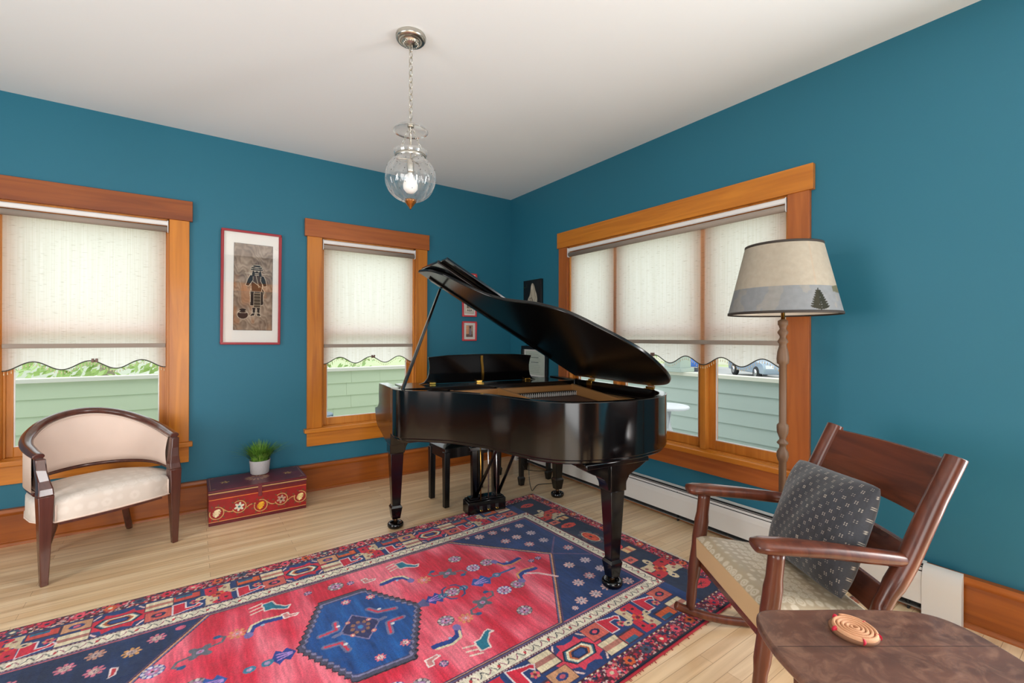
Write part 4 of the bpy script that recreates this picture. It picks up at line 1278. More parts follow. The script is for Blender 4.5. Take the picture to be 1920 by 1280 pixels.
# ================================================================= cream barrel-back armchair (local x = its width, y = backward)
CH_O = (-3.42, -.76, 0); CH_A = math.atan2(.404, .915)
ch = empty('armchair', CH_O, CH_A, 'cream upholstered barrel-back chair with dark wood rail, under the left window', 'chair')
CHW = wood('mahogany_chair', (96, 52, 40), (66, 34, 26), axis=2, rough=0.26, coat=0.45)
CREAMF = plain('cream_velvet', (226, 204, 190), rough=0.85, spec=0.15, bump=0.15, bscale=500, var=0.04, vscale=9)
def damask(name='damask_seat', ca=(226, 214, 203), cb=(218, 205, 193), rough=.75, scale=17):
    m, t, p = newmat(name)
    tc = t.nodes.new('ShaderNodeTexCoord')
    v = t.nodes.new('ShaderNodeTexVoronoi'); v.inputs['Scale'].default_value = scale; v.inputs['Randomness'].default_value = 0.25
    L(t, tc.outputs['Object'], v.inputs['Vector'])
    n = t.nodes.new('ShaderNodeTexNoise'); n.inputs['Scale'].default_value = 90
    L(t, tc.outputs['Object'], n.inputs['Vector'])
    ad = t.nodes.new('ShaderNodeMath'); ad.operation = 'MULTIPLY_ADD'; ad.inputs[1].default_value = 0.14
    L(t, n.outputs['Fac'], ad.inputs[0]); L(t, v.outputs['Distance'], ad.inputs[2])
    cr = t.nodes.new('ShaderNodeValToRGB'); cr.color_ramp.elements[0].position = 0.10; cr.color_ramp.elements[1].position = 0.62
    cr.color_ramp.elements[0].color = lin4(cb); cr.color_ramp.elements[1].color = lin4(cb)
    for ps, cc in ((.16, ca), (.30, ca), (.35, cb), (.40, ca), (.50, ca)):
        el = cr.color_ramp.elements.new(ps); el.color = lin4(cc)
    L(t, ad.outputs[0], cr.inputs['Fac']); L(t, cr.outputs['Color'], p.inputs['Base Color'])
    p.inputs['Roughness'].default_value = rough; p.inputs['Specular IOR Level'].default_value = 0.3
    bp = t.nodes.new('ShaderNodeBump'); bp.inputs['Strength'].default_value = .5; bp.inputs['Distance'].default_value = .002
    L(t, ad.outputs[0], bp.inputs['Height']); L(t, bp.outputs['Normal'], p.inputs['Normal'])
    return m
DAMASK = damask()
W_ = .577
UP = [(-.012, .03, .652), (-.016, .12, .664), (-.012, .24, .688), (.022, .345, .722), (.095, .435, .765), (.19, .482, .795), (W_ / 2, .497, .805), (W_ - .19, .482, .795), (W_ - .095, .435, .765), (W_ - .022, .345, .722), (W_ + .012, .24, .688), (W_ + .016, .12, .664), (W_ + .012, .03, .652)]
up_s = spline(UP, 6)
rad = []
for i in range(len(up_s)):
    k = min(i, len(up_s) - 1 - i) / 8
    rad.append((.024 + .004 * min(1, k), .016 + .004 * min(1, k)))
MB().tube(up_s, rad, 14).build('back_rail', CHW, ch, bevel=0.004)
for sx in (0, 1):
    m = lambda x: x if not sx else W_ - x
    # arm post: a curved plank from the rail end down to the leg, then the tapered leg
    pts = [(-.010, .030, .642), (-.006, .028, .58), (.0, .018, .53), (.004, .008, .49), (.003, .002, .455)]
    wd = [(.020, .022), (.021, .022), (.023, .024), (.028, .027), (.031, .029)]
    mb = MB()
    for i in range(len(pts) - 1):
        (xa, ya, za), (xb, yb, zb), (wa, da), (wb, db) = pts[i], pts[i + 1], wd[i], wd[i + 1]
        mb.hexa([(m(xb) - wb, yb - db, zb), (m(xb) + wb, yb - db, zb), (m(xb) + wb, yb + db, zb), (m(xb) - wb, yb + db, zb)], [(m(xa) - wa, ya - da, za), (m(xa) + wa, ya - da, za), (m(xa) + wa, ya + da, za), (m(xa) - wa, ya + da, za)])
    mb.build('arm_post', CHW, ch, bevel=0.006, seg=3)
    mb = MB()
    x0 = m(.003)
    mb.hexa([(m(.0) - .015, -.015, 0), (m(.0) + .015, -.015, 0), (m(.0) + .015, .015, 0), (m(.0) - .015, .015, 0)], [(x0 - .031, -.027, .456), (x0 + .031, -.027, .456), (x0 + .031, .031, .456), (x0 - .031, .031, .456)])
    mb.build('leg', CHW, ch, bevel=0.004)
    mb = MB()
    xb = m(.085)
    lp = [(W_ - .11, .40, .31), (W_ - .10, .43, .18), (W_ - .055, .49, 0)] if sx else [(.15, .38, .31), (.14, .41, .18), (.106, .455, 0)]
    mb.tube(spline(lp, 5), [(.024, .022)] * 5 + [(.02, .018)] * 5 + [(.016, .015)], 8)
    mb.build('leg', CHW, ch)
# upholstered inside of the back, its piping, and the wood under-rail
body = up_s[4:-4]
def inset_path(path, d):
    cx, cy = W_ / 2, .12
    out = []
    for i, p in enumerate(path):
        a = np.array(path[max(i - 1, 0)][:2]); b = np.array(path[min(i + 1, len(path) - 1)][:2])
        t = b - a; t /= np.linalg.norm(t); n = np.array((t[1], -t[0]))
        out.append((p[0] + n[0] * d, p[1] + n[1] * d, p[2]))
    return out
n = len(body)
i_in, i_out = inset_path(body, .014), inset_path(body, -.012)
mb = MB()
rows = 8
vv = []; ff = []
def zbase(i):
    return .462 + .02 * math.sin(math.pi * i / (n - 1))
for r_ in range(rows + 1):
    for i in range(n):
        t = r_ / rows
        bul = .012 * math.sin(math.pi * t)
        q = inset_path(body, .012 + bul + .012 * (1 - t))[i]
        vv.append((q[0], q[1], zbase(i) + (body[i][2] - .006 - zbase(i)) * t))
for r_ in range(rows):
    for i in range(n - 1): ff.append((r_ * n + i, r_ * n + i + 1, (r_ + 1) * n + i + 1, (r_ + 1) * n + i))
mb.add(vv, ff, True)
vv = []; ff = []
for r_ in range(2):
    for i in range(n):
        q = i_out[i]; vv.append((q[0], q[1], zbase(i) if r_ == 0 else body[i][2] - .006))
for i in range(n - 1): ff.append((i + 1, i, n + i, n + i + 1))
mb.add(vv, ff, True)
bb = [(i_out[i][0], i_out[i][1], zbase(i)) for i in range(n)]; ba = [(vv_[0], vv_[1], vv_[2]) for vv_ in [(*inset_path(body, .024)[i][:2], zbase(i)) for i in range(n)]]
mb.add(bb + ba, [(i, i + 1, n + i + 1, n + i) for i in range(n - 1)])
back = mb.build('back_upholstery', CREAMF, ch)
MB().tube([(q[0], q[1], body[i][2] - .022) for i, q in enumerate(inset_path(body, .022))], .0035, 6).build('piping', CREAMF, back)
MB().tube([(q[0], q[1], zbase(i) - .012) for i, q in enumerate(inset_path(body, .006))], (.014, .013), 8).build('back_under_rail', CHW, ch)
# seat
SEAT = [(.036, -.012), (.15, -.026), (W_ / 2, -.032), (W_ - .15, -.026), (W_ - .036, -.012), (W_ - .034, .045), (W_ + .012, .052), (W_ + .026, .10), (W_ + .024, .20), (W_ - .005, .33), (W_ - .09, .43), (W_ / 2 + .1, .47), (W_ / 2 - .1, .47), (.09, .43), (.005, .33), (-.024, .20), (-.026, .10), (-.012, .052), (.034, .045)]
def ringpts(k, z, crown=0):
    cx, cy = W_ / 2, .22
    return [(cx + (x - cx) * k, cy + (y - cy) * k, z) for x, y in SEAT]
mb = MB(); ns = len(SEAT)
lv = [(.985, .305), (1.0, .315), (1.0, .40), (.975, .418), (.80, .432), (.45, .444), (.12, .447)]
vv = []
for k, z in lv: vv += ringpts(k, z)
ff = []
for j in range(len(lv) - 1):
    for i in range(ns): ff.append((j * ns + i, j * ns + (i + 1) % ns, (j + 1) * ns + (i + 1) % ns, (j + 1) * ns + i))
ff.append(tuple(range(ns - 1, -1, -1))); ff.append(tuple((len(lv) - 1) * ns + i for i in range(ns)))
mb.add(vv, ff, True)
seat = mb.build('seat', DAMASK, ch)
pp = [(x, y, .312) for x, y, z in ringpts(1.004, 0)]
MB().tube(pp, .004, 6, closed=True).build('piping', CREAMF, seat)
MB().tube([(.040, -.015, .315), (.040, -.015, .40)], .0035, 6).build('piping', CREAMF, seat)
MB().tube([(W_ - .040, -.015, .315), (W_ - .040, -.015, .40)], .0035, 6).build('piping', CREAMF, seat)
MB().prism([(W_ / 2 + (x - W_ / 2) * .9, .22 + (y - .22) * .9) for x, y in SEAT], .285, .306).build('seat_frame', CHW, ch)

# ================================================================= rocking chair (local x = lateral, towards the window; y = forward is -b)
RK_O = (-1.15, -3.08, 0)
th_l = math.atan2(.82, .573)
rk = empty('rocking_chair', RK_O, th_l, 'dark wood rocking chair with damask seat, beside the floor lamp', 'chair')
# local: (l, -b, z): x axis = lateral (far side +), y axis = forward
def K(l, b, z): return (l, -b, z)
RKW = wood('mahogany_rocker', (104, 52, 32), (62, 28, 18), axis=2, rough=0.3, coat=0.22)
RKH = wood('mahogany_rocker_slat', (112, 58, 36), (72, 36, 24), axis=0, rough=0.2, coat=0.6)
RR = .92
for s in (-1, 1):
    l = .27 * s
    # runner: arc through its lowest point at b = .29
    pts = []
    for i in range(25):
        b_ = -.10 + i * (.86 / 24)
        pts.append(K(l, b_, .019 + RR - math.sqrt(RR ** 2 - (b_ - .27) ** 2)))
    MB().tube(pts, (.017, .018), 12).build('runner', RKW, rk, bevel=0.004)
    def rz(b_): return .019 + RR - math.sqrt(RR ** 2 - (b_ - .27) ** 2)
    # front leg, swelling in the middle
    fl = [K(l, -.035, rz(-.035) + .012), K(l, -.025, .20), K(l, -.002, .36), K(l, .014, .47), K(l, .026, .588)]
    MB().tube(spline(fl, 4), [.018] * 2 + [.021] * 3 + [.026] * 4 + [.029] * 4 + [.025] * 4, 14).build('front_leg', RKW, rk)
    # back post
    bp = [K(l, .36, rz(.36) + .01), K(l, .345, .20), K(l, .352, .38), K(l, .44, .545), K(l, .52, .72), K(l, .590, .862), K(l, .602, .888)]
    MB().tube(spline(bp, 5), [.021] * 5 + [.026] * 8 + [.031] * 8 + [.030] * 9 + [.022], 14).build('back_post', RKW, rk)
    # arm: wide flat paddle in front narrowing backwards
    ap = [K(l + .0, -.052, .604), K(l, -.045, .606), K(l - s * -.0, -.02, .606), K(l, .05, .602), K(l, .18, .590), K(l, .32, .572), K(l, .43, .560), K(l, .46, .557)]
    ar = [(.020, .012), (.036, .020), (.045, .023), (.045, .024), (.036, .024), (.029, .024), (.025, .023), (.020, .018)]
    MB().tube(ap, ar, 18).build('arm', RKW, rk, bevel=0.0)
def slat(name, z0, z1, curve, mat=RKH):
    def bpos(z): return .352 + (z - .38) * (.602 - .352) / (.888 - .38) + .004
    mb = MB()
    nu = 16
    def face(off):
        return lambda u, v: K(-.262 + .524 * u, bpos(z0 + (z1 - z0) * v) + off + curve * math.sin(math.pi * u), z0 + (z1 - z0) * v + .006 * math.sin(math.pi * u) * (1 if v > .5 else -1) * 0)
    mb.grid(face(-.009), nu, 6); mb.grid(face(.009), nu, 6)
    for v in (0, 1):
        mb.grid(lambda u, w, v=v: K(-.262 + .524 * u, bpos(z0 + (z1 - z0) * v) + (-.009 + .018 * w) + curve * math.sin(math.pi * u), z0 + (z1 - z0) * v), nu, 1, smooth=False)
    return mb.build(name, mat, rk, bevel=0.003)
slat('crest_rail', .690, .872, .030); slat('back_slat', .515, .60, .028); slat('back_slat', .375, .455, .022)
# seat: upholstered wedge, back lower than front
SEATM = damask('damask_rocker_seat', (194, 180, 158), (166, 149, 124), .42, 30)
SIDEM = plain('tan_seat_side', (196, 164, 124), rough=0.7, spec=0.2)
def seat_fn(u, v):
    l_ = -.262 + .524 * u; b_ = -.018 + .395 * v
    ztop = .418 - .06 * v
    e = min(1, 9 * min(u, 1 - u)) ** .5 * min(1, 9 * min(v, 1 - v)) ** .5
    return K(l_ + (0), b_, ztop - .016 + .028 * e)
mb = MB(); mb.grid(seat_fn, 30, 24)
sc_ = mb.build('seat_cover', SEATM, rk)
mb = MB()
P_ = [(-.262, -.018), (.262, -.018), (.262, .377), (-.262, .377)]
mb.hexa([K(l_, b_, .315 - (.04 if b_ > .1 else 0)) for l_, b_ in P_][::-1], [K(l_, b_, .4022 - (.06 if b_ > .1 else 0)) for l_, b_ in P_][::-1])
sb = mb.build('seat', SIDEM, rk, bevel=0.006)
NAILM = plain('dark_nails', (60, 40, 28), rough=0.4, metal=0.7)
for s in (-1, 1):
    for i in range(9): MB().sphere(K(s * .258, -.0185, .325 + i * .0085), .0032, 8, 5).build('seat_nail', NAILM, sb)
MB().box(-.25, .25, -.02, .02, .27, .31).build('seat_rail', RKH, rk, bevel=0.003, loc=K(0, .02, 0))
MB().tube([K(-.25, .33, .26), K(.25, .33, .26)], .012, 10).build('stretcher', RKW, rk)

# pillow leaning on the chair back
def pillow_canvas():
    pc = Canvas(.46, .40, .0022, (46, 46, 52))
    s = np.random.default_rng(5)
    st = noise2((pc.ny, pc.nx), (6, 60), 8, 3)
    pc.a *= (.84 + .32 * st)[..., None]
    for r_ in range(-2, 22):
        for q in range(-2, 16):
            x = .018 + q * .041 + (r_ % 2) * .0205; y = .014 + r_ * .0205
            for dx, dy in ((-.0033, -.0033), (.0033, -.0033), (-.0033, .0033), (.0033, .0033)):
                pc.ell(x + dx, y + dy, .0015, .0019, (184, 172, 156))
    return pc
pil = empty('pillow', RK_O, th_l, 'charcoal throw pillow with small white dot clusters, leaning in the rocking chair', 'pillow')
PILM = painted('pillow_brocade', rough=0.55, bump=0.25, bscale=700, noise=0.12, nscale=160, spec=0.45, sheen=0.25)
c0 = Vector(K(-.008, .335, .580))
ex = Vector((1, -.02, -.045)).normalized()             # along the width
ey = Vector((0, -.36, .93)).normalized()               # up the back
ey = (ey - ex * ey.dot(ex)).normalized()
ez = ex.cross(ey)                                      # towards the back / front
PW, PH = .455, .40
def pil_fn(sign):
    def fn(X, Y):
        u = X / .46 * 2 - 1; v = Y / .40 * 2 - 1
        pin = .93 + .07 * np.maximum(np.abs(u), np.abs(v)) ** 6 * (np.abs(u * v)) + .0 * u
        ed = np.clip(1 - np.abs(u) ** 2.6, 0, 1) ** .55 * np.clip(1 - np.abs(v) ** 2.6, 0, 1) ** .55
        th = sign * .074 * ed
        wr = .004 * np.sin(9 * u + 4 * v) * ed
        rc = 1 - .085 * (np.abs(u) * np.abs(v)) ** 5 * .55; sx_ = u * PW / 2 * rc * (1 - .02 * (1 - np.abs(v) ** 2)); sy_ = v * PH / 2 * rc * (1 - .025 * (1 - np.abs(u) ** 2))
        return tuple(c0[k] + ex[k] * sx_ + ey[k] * sy_ + ez[k] * (th + wr) for k in range(3))
    return fn
pcv = pillow_canvas()
pcv.mesh('front_panel', pil_fn(1), PILM, pil); pcv.mesh('back_panel', pil_fn(-1), PILM, pil, flip=True)

# ================================================================= side table in the foreground, with the coiled trivet
tb = empty('side_table', RK_O, th_l, 'worn dark walnut side table with rounded top, in front of the rocking chair', 'table')
def Tt(l, b): return (l, -b)
TOPP = [(-.470, -.125), (-.468, -.02), (-.466, .10), (-.47, .22), (-.485, .30), (-.53, .345), (-.62, .365), (-.72, .365), (-.83, .35), (-.93, .29), (-.985, .20), (-.985, .05), (-.94, -.06), (-.86, -.13), (-.76, -.175), (-.66, -.19), (-.57, -.185), (-.50, -.165)]
tp = [Tt(*p) for p in spline(TOPP, 5, closed=True)]
def table_mat():
    m = wood('worn_walnut_top', (98, 66, 54), (66, 44, 38), axis=1, rough=0.3, coat=0.2, stretch=(2.0, 14))
    t = m.node_tree; p = t.nodes['Principled BSDF']
    tc = t.nodes.new('ShaderNodeTexCoord')
    n = t.nodes.new('ShaderNodeTexNoise'); n.inputs['Scale'].default_value = 16; n.inputs['Detail'].default_value = 10; n.inputs['Roughness'].default_value = .68; n.inputs['Distortion'].default_value = 1.2
    L(t, tc.outputs['Object'], n.inputs['Vector'])
    cr = t.nodes.new('ShaderNodeValToRGB'); cr.color_ramp.elements[0].position = 0.48; cr.color_ramp.elements[1].position = 0.78
    cr.color_ramp.elements[0].color = (0, 0, 0, 1); cr.color_ramp.elements[1].color = (.6, .6, .6, 1)
    L(t, n.outputs['Fac'], cr.inputs['Fac'])
    old = p.inputs['Base Color'].links[0].from_socket
    mx = t.nodes.new('ShaderNodeMix'); mx.data_type = 'RGBA'
    L(t, cr.outputs['Color'], mx.inputs[0]); L(t, old, mx.inputs[6]); mx.inputs[7].default_value = lin4((150, 112, 90))
    L(t, mx.outputs[2], p.inputs['Base Color'])
    rr = t.nodes.new('ShaderNodeMapRange'); rr.inputs['To Min'].default_value = 0.22; rr.inputs['To Max'].default_value = 0.5
    L(t, n.outputs['Fac'], rr.inputs['Value']); L(t, rr.outputs['Result'], p.inputs['Roughness'])
    return m
TTM = table_mat()
mb = MB(); mb.prism(tp, .497, .520)
ttop = mb.build('tabletop', TTM, tb, bevel=0.007, seg=3)
mb = MB(); mb.box(-.6205, -.6190, -.36, .178, .5195, .5203); mb.build('leaf_seam', plain('seam_shadow_gap', (34, 20, 16), rough=0.8), ttop)
for l_, b_ in ((-.60, -.09), (-.60, .27), (-.86, -.05), (-.88, .25)):
    MB().hexa([(l_ - .017, -b_ - .017, 0), (l_ + .017, -b_ - .017, 0), (l_ + .017, -b_ + .017, 0), (l_ - .017, -b_ + .017, 0)], [(l_ - .024, -b_ - .024, .44), (l_ + .024, -b_ - .024, .44), (l_ + .024, -b_ + .024, .44), (l_ - .024, -b_ + .024, .44)]).build('leg', WALNUT, tb, bevel=0.003)
ap_ = MB(); ap_.box(-.90, -.585, -.285, .105, .43, .4965); ap_.build('apron', plain('red_brown_apron', (120, 70, 52), rough=0.35, coat=0.2), tb, bevel=0.003)

tv = empty('trivet', RK_O, th_l, 'small coiled straw trivet with red stitches on the walnut side table', 'trivet')
tc_ = np.array((-.570, .045))   # (l, b)
STRAW = plain('straw_coil', (196, 142, 104), rough=0.7, bump=0.5, bscale=600, var=0.12, vscale=60)
pts = []
turns = 5.0
for i in range(240):
    a = 2 * math.pi * turns * i / 239
    r_ = .004 + .046 * i / 239
    pts.append((tc_[0] + r_ * math.cos(a) * 1.05, -tc_[1] + r_ * math.sin(a) * .96, .5295))
MB().tube(pts, (.0047, .0085), 8).build('coil', STRAW, tv)
MB().lathe([(.0, .0), (.052, .0), (.0535, .008), (.05, .0095), (.0, .0095)], (tc_[0], -tc_[1], .5205), 32, caps=False).build('backing', plain('dark_straw', (120, 78, 52), rough=0.8), tv)
RTM = plain('red_thread', (190, 24, 52), rough=0.7)
for a in (.3, 1.6, 2.9, 4.1, 5.2):
    x, y = tc_[0] + .0497 * math.cos(a), -tc_[1] + .047 * math.sin(a)
    MB().tube([(x - .0028 * math.sin(a), y + .0028 * math.cos(a), .5295), (x + .0028 * math.sin(a), y - .0028 * math.cos(a), .5295)], (.0052, .0088), 10).build('red_stitch', RTM, tv)

# ================================================================= floor lamp
lamp = empty('floor_lamp', (-.424, -2.95, 0), 0, 'tall floor lamp with a painted pine tree shade and turned wooden pole', 'lamp')
LW = wood('aged_lamp_wood', (128, 98, 74), (92, 66, 48), axis=2, rough=0.5)
MB().lathe([(.0, 0), (.135, 0), (.14, .01), (.135, .022), (.10, .03), (.085, .045), (.05, .055), (.03, .075), (.022, .10)], (0, 0, 0), 40).build('base', LW, lamp)
tp_ = [(.022, .10), (.018, .14), (.0175, .64), (.022, .655), (.0245, .675), (.0245, .695), (.015, .715), (.023, .735), (.0245, .742), (.015, .758), (.014, .768), (.023, .785), (.0245, .795), (.0155, .815), (.014, .825)]
pole = [(.022, .10), (.0165, .14), (.0165, .655), (.022, .665), (.027, .685), (.025, .705), (.0145, .725), (.015, .738), (.0255, .748), (.0255, .752), (.0145, .766), (.0145, .772), (.0245, .800), (.0265, .825), (.0255, .838), (.0165, .848),
        (.0165, 1.135), (.0255, 1.142), (.0275, 1.165), (.024, 1.20), (.017, 1.225), (.0165, 1.238), (.0235, 1.246), (.0235, 1.252), (.014, 1.268), (.014, 1.276), (.0235, 1.292), (.0235, 1.298), (.014, 1.312), (.0185, 1.328), (.0225, 1.333), (.0225, 1.352), (.016, 1.356), (.009, 1.36)]
MB().lathe(pole, (0, 0, 0), 28).build('pole', LW, lamp)
MB().lathe([(.009, 1.355), (.009, 1.42), (.018, 1.425), (.018, 1.50), (.0, 1.50)], (0, 0, 0), 16).build('socket', BRASS, lamp)
MB().lathe([(.004, 1.50), (.014, 1.51), (.028, 1.55), (.030, 1.575), (.02, 1.60), (.0, 1.607)], (0, 0, 0), 18).build('bulb', plain('frosted_bulb', (236, 234, 228), rough=0.3), lamp)
hp_ = MB()
hp_.tube(spline([(.0, .012, 1.42), (.0, .06, 1.48), (.0, .06, 1.60), (.0, .0, 1.69)], 6), .0022, 6); hp_.tube(spline([(.0, -.012, 1.42), (.0, -.06, 1.48), (.0, -.06, 1.60), (.0, .0, 1.69)], 6), .0022, 6)
for a in (0, 2.094, 4.189): hp_.tube([(0, 0, 1.69), (.165 * math.cos(a), .165 * math.sin(a), 1.715)], .002, 6)
hp_.build('harp', BRASS, lamp)
def shade_canvas():
    W_2, H_2 = 2 * math.pi * .2, .335
    s = Canvas(W_2, H_2, .0025, (162, 152, 136))  # base and print tones darkened to carry the backlighting
    v = np.linspace(0, 1, s.ny)[:, None]; u = np.linspace(0, W_2, s.nx)[None, :]
    nz = noise2((s.ny, s.nx), (5, 24), 3, 3)
    # misty water below, low wooded hills, plain sky
    hill = .36 + .05 * np.sin(u * 6.0 + .4) * (np.sin(u * 2.3) > -.9) + .02 * np.sin(u * 21)
    water = v < .36
    s.a[np.broadcast_to(water, s.a.shape[:2])] = (136, 134, 130)
    s.a[:] = np.where(((v < .36) & (nz > .5))[..., None], np.array((126, 128, 130)), s.a)
    band = (v < hill) & (v > .30 + .03 * np.sin(u * 11)) & (np.sin(u * 5.3 + 1.2) > -.2)
    s.a[band] = (98, 96, 76)
    band2 = (v < hill - .03) & (v > .29) & (np.sin(u * 4.1 + 2.4) > .3)
    s.a[band2] = (116, 126, 146)
    def pine(x, k=1.0):
        s.line([(x, .006), (x, .105 * k)], .006, (44, 40, 30))
        for j in range(8):
            y = .02 * k + j * .0105 * k; w2 = (.036 - j * .0036) * k
            s.ell(x - w2 * .5, y, w2 * .62, .0058 * k, (48, 46, 34), -.35); s.ell(x + w2 * .5, y, w2 * .62, .0058 * k, (40, 40, 30), .35)
    pine(PINE_U); pine(PINE_U + .55, .8); pine(PINE_U - .48, .7)
    s.line([(PINE_U - .004, .13), (PINE_U - .004, .335)], .008, (166, 150, 132))
    return s
cam_dir = math.atan2(CAM[1] + 2.95, CAM[0] + .424)
# the pine sits a little to the right of the side that faces the camera
PINE_A = cam_dir + R(37)
PINE_U = (PINE_A % (2 * math.pi)) / (2 * math.pi) * (2 * math.pi * .2)
def shade_fn(r_off):
    def fn(X, Y):
        a = X / .2; t = Y / .335
        r_ = .246 + (.168 - .246) * t + r_off
        return r_ * np.cos(a), r_ * np.sin(a), 1.384 + .335 * t
    return fn
SHM, tt_, pp_ = None, None, None
SHADEM = painted('painted_paper_shade', rough=0.75, noise=0.06, nscale=40, spec=0.2)
scv = shade_canvas()
sh = scv.mesh('shade', shade_fn(0), SHADEM, lamp)
inn_ = MB(); inn_.lathe([(.2445, 1.384), (.1665, 1.719)], (0, 0, 0), 64, caps=False); inn_.build('shade_lining', plain('white_lining', (226, 220, 208), rough=0.8), sh)
TRM = plain('dark_ribbon', (50, 42, 36), rough=0.7)
for r_, z_ in ((.2465, 1.386), (.1685, 1.717)):
    MB().lathe([(r_ - .003, z_ - .006), (r_ + .002, z_ - .006), (r_ + .001, z_ + .006), (r_ - .003, z_ + .006), (r_ - .003, z_ - .006)], (0, 0, 0), 64, caps=False).build('shade_trim', TRM, sh)

# ================================================================= painted tin chest and the potted grass
cx0, cx1, cy0, cy1, chh = -2.717, -2.108, -.388, -.045, .239
chest = empty('chest', ((cx0 + cx1) / 2, (cy0 + cy1) / 2, 0), R(0), 'low red painted chest with folk flower scrolls, against the back wall', 'chest')
hx, hy = (cx1 - cx0) / 2, (cy1 - cy0) / 2
PAINTM = painted('painted_chest_front', rough=0.32, noise=0.06, nscale=40, spec=0.45)
REDP = plain('chest_red_paint', (130, 26, 28), rough=0.34, var=0.15, vscale=8)
WINE = plain('chest_wine_paint', (104, 34, 44), rough=0.36, var=0.15, vscale=8)
MB().box(-hx + .004, hx - .004, -hy + .004, hy - .004, 0, .200).build('body', REDP, chest, bevel=0.003)
fc = Canvas(2 * hx - .008, .196, .0016, (142, 24, 24))
fn_ = noise2((fc.ny, fc.nx), (4, 12), 4, 3)[..., None]
fc.a *= (.88 + .24 * fn_)
Wf = 2 * hx - .008
fc.rect(0, 0, Wf, .020, (92, 24, 30)); fc.rect(0, .021, Wf, .0245, (206, 156, 84)); fc.rect(0, .170, Wf, .1735, (222, 140, 60)); fc.rect(0, .178, Wf, .196, (104, 24, 30))
OL, GLD = (188, 148, 92), (214, 176, 92)
def ring_(x, y, r_, a0, a1):
    fc.line([(x + r_ * math.cos(a0 + (a1 - a0) * k / 24), y + r_ * math.sin(a0 + (a1 - a0) * k / 24)) for k in range(25)], .0055, OL)
xs_ = [.045, .175, .305, .435, .56]
for i, x in enumerate(xs_):
    y = .080 if i % 2 == 0 else .098
    y += .012 if i == 4 else 0
    ring_(x, y, .040, R(-200 if i % 2 == 0 else -160), R(100 if i % 2 == 0 else 130))
    if i < 4:
        fc.line(spline([(x + .034, y + (.022 if i % 2 == 0 else -.022)), (x + .065, y - .002 if i % 2 == 0 else y + .0), (xs_[i + 1] - .034, (.098 if i % 2 == 0 else .08) + (-.022 if i % 2 == 0 else .022))], 8), .0055, OL)
    for k in range(9):
        a = k * .698 + i
        fc.ell(x + .052 * math.cos(a), y + .050 * math.sin(a), .008, .0036, (92, 74, 44), a)
    if i % 2 == 0:
        colr = ((232, 214, 170), None, (226, 168, 40), None, (230, 206, 140))[i]
        for k, w2 in ((-.019, .014), (-.010, .022), (0, .026), (.010, .024), (.019, .016)):
            fc.ell(x, y + k, w2, .0042, colr, .3)
        fc.ell(x - .004, y - .020, .006, .008, colr); fc.ell(x + .012, y + .018, .008, .006, colr)
    else:
        for k in range(6):
            a = k * math.pi / 3 + .3
            fc.ell(x + .017 * math.cos(a), y + .017 * math.sin(a), .014, .0075, (206, 200, 180) if i == 1 else (176, 140, 120), a)
        fc.ell(x, y, .008, .008, (70, 110, 110) if i == 1 else (90, 60, 50))
fc.mesh('front_painting', lambda X, Y: (X - Wf / 2, np.full_like(X, -hy + .0035), Y + .002), PAINTM, chest)
lidm = MB(); lidm.box(-hx, hx, -hy, hy, .198, chh - .004)
lid_o = lidm.build('lid', WINE, chest, bevel=0.004)
lc = Canvas(2 * hx - .006, 2 * hy - .006, .002, (96, 34, 46))
ln_ = noise2((lc.ny, lc.nx), (6, 10), 9, 3)[..., None]; lc.a *= (.85 + .3 * ln_)
Wl, Hl = 2 * hx - .006, 2 * hy - .006
for e in (.012,):
    lc.line([(e, e), (Wl - e, e), (Wl - e, Hl - e), (e, Hl - e)], .003, (176, 140, 110), closed=True)
for x in (.10, Wl - .10):
    for k in range(5):
        a = k * 1.257; lc.ell(x + .018 * math.cos(a), Hl / 2 + .018 * math.sin(a), .014, .005, (200, 164, 90), a + .6)
for k in range(16):
    a = k * math.pi / 8; lc.ell(Wl / 2 + .06 * math.cos(a), Hl / 2 + .045 * math.sin(a), .022, .006, (170, 130, 96), a)
for x in (.03, Wl - .03):
    for y in (.03, Hl - .03): lc.ell(x, y, .012, .004, (190, 150, 90), .6)
lc.mesh('lid_painting', lambda X, Y: (X - Wl / 2, Y - Hl / 2, np.full_like(X, chh - .0025)), PAINTM, lid_o)
ed = Canvas(2 * hx - .004, .028, .002, (96, 32, 40)); ed.rect(0, .010, 2 * hx, .0155, (200, 156, 100)); ed.rect(0, .016, 2 * hx, .019, (60, 34, 34))
ed.mesh('lid_edge_painting', lambda X, Y: (X - hx + .002, np.full_like(X, -hy - .0006), Y + .2035), PAINTM, lid_o)
hs = MB(); hs.box(-.012, .012, -hy - .004, -hy + .0, .150, .228); hs.box(-.012, .012, -hy - .002, -hy + .05, .2345, .2375)
hs.build('hasp', plain('painted_hasp', (112, 40, 44), rough=0.35), chest, bevel=0.0015)

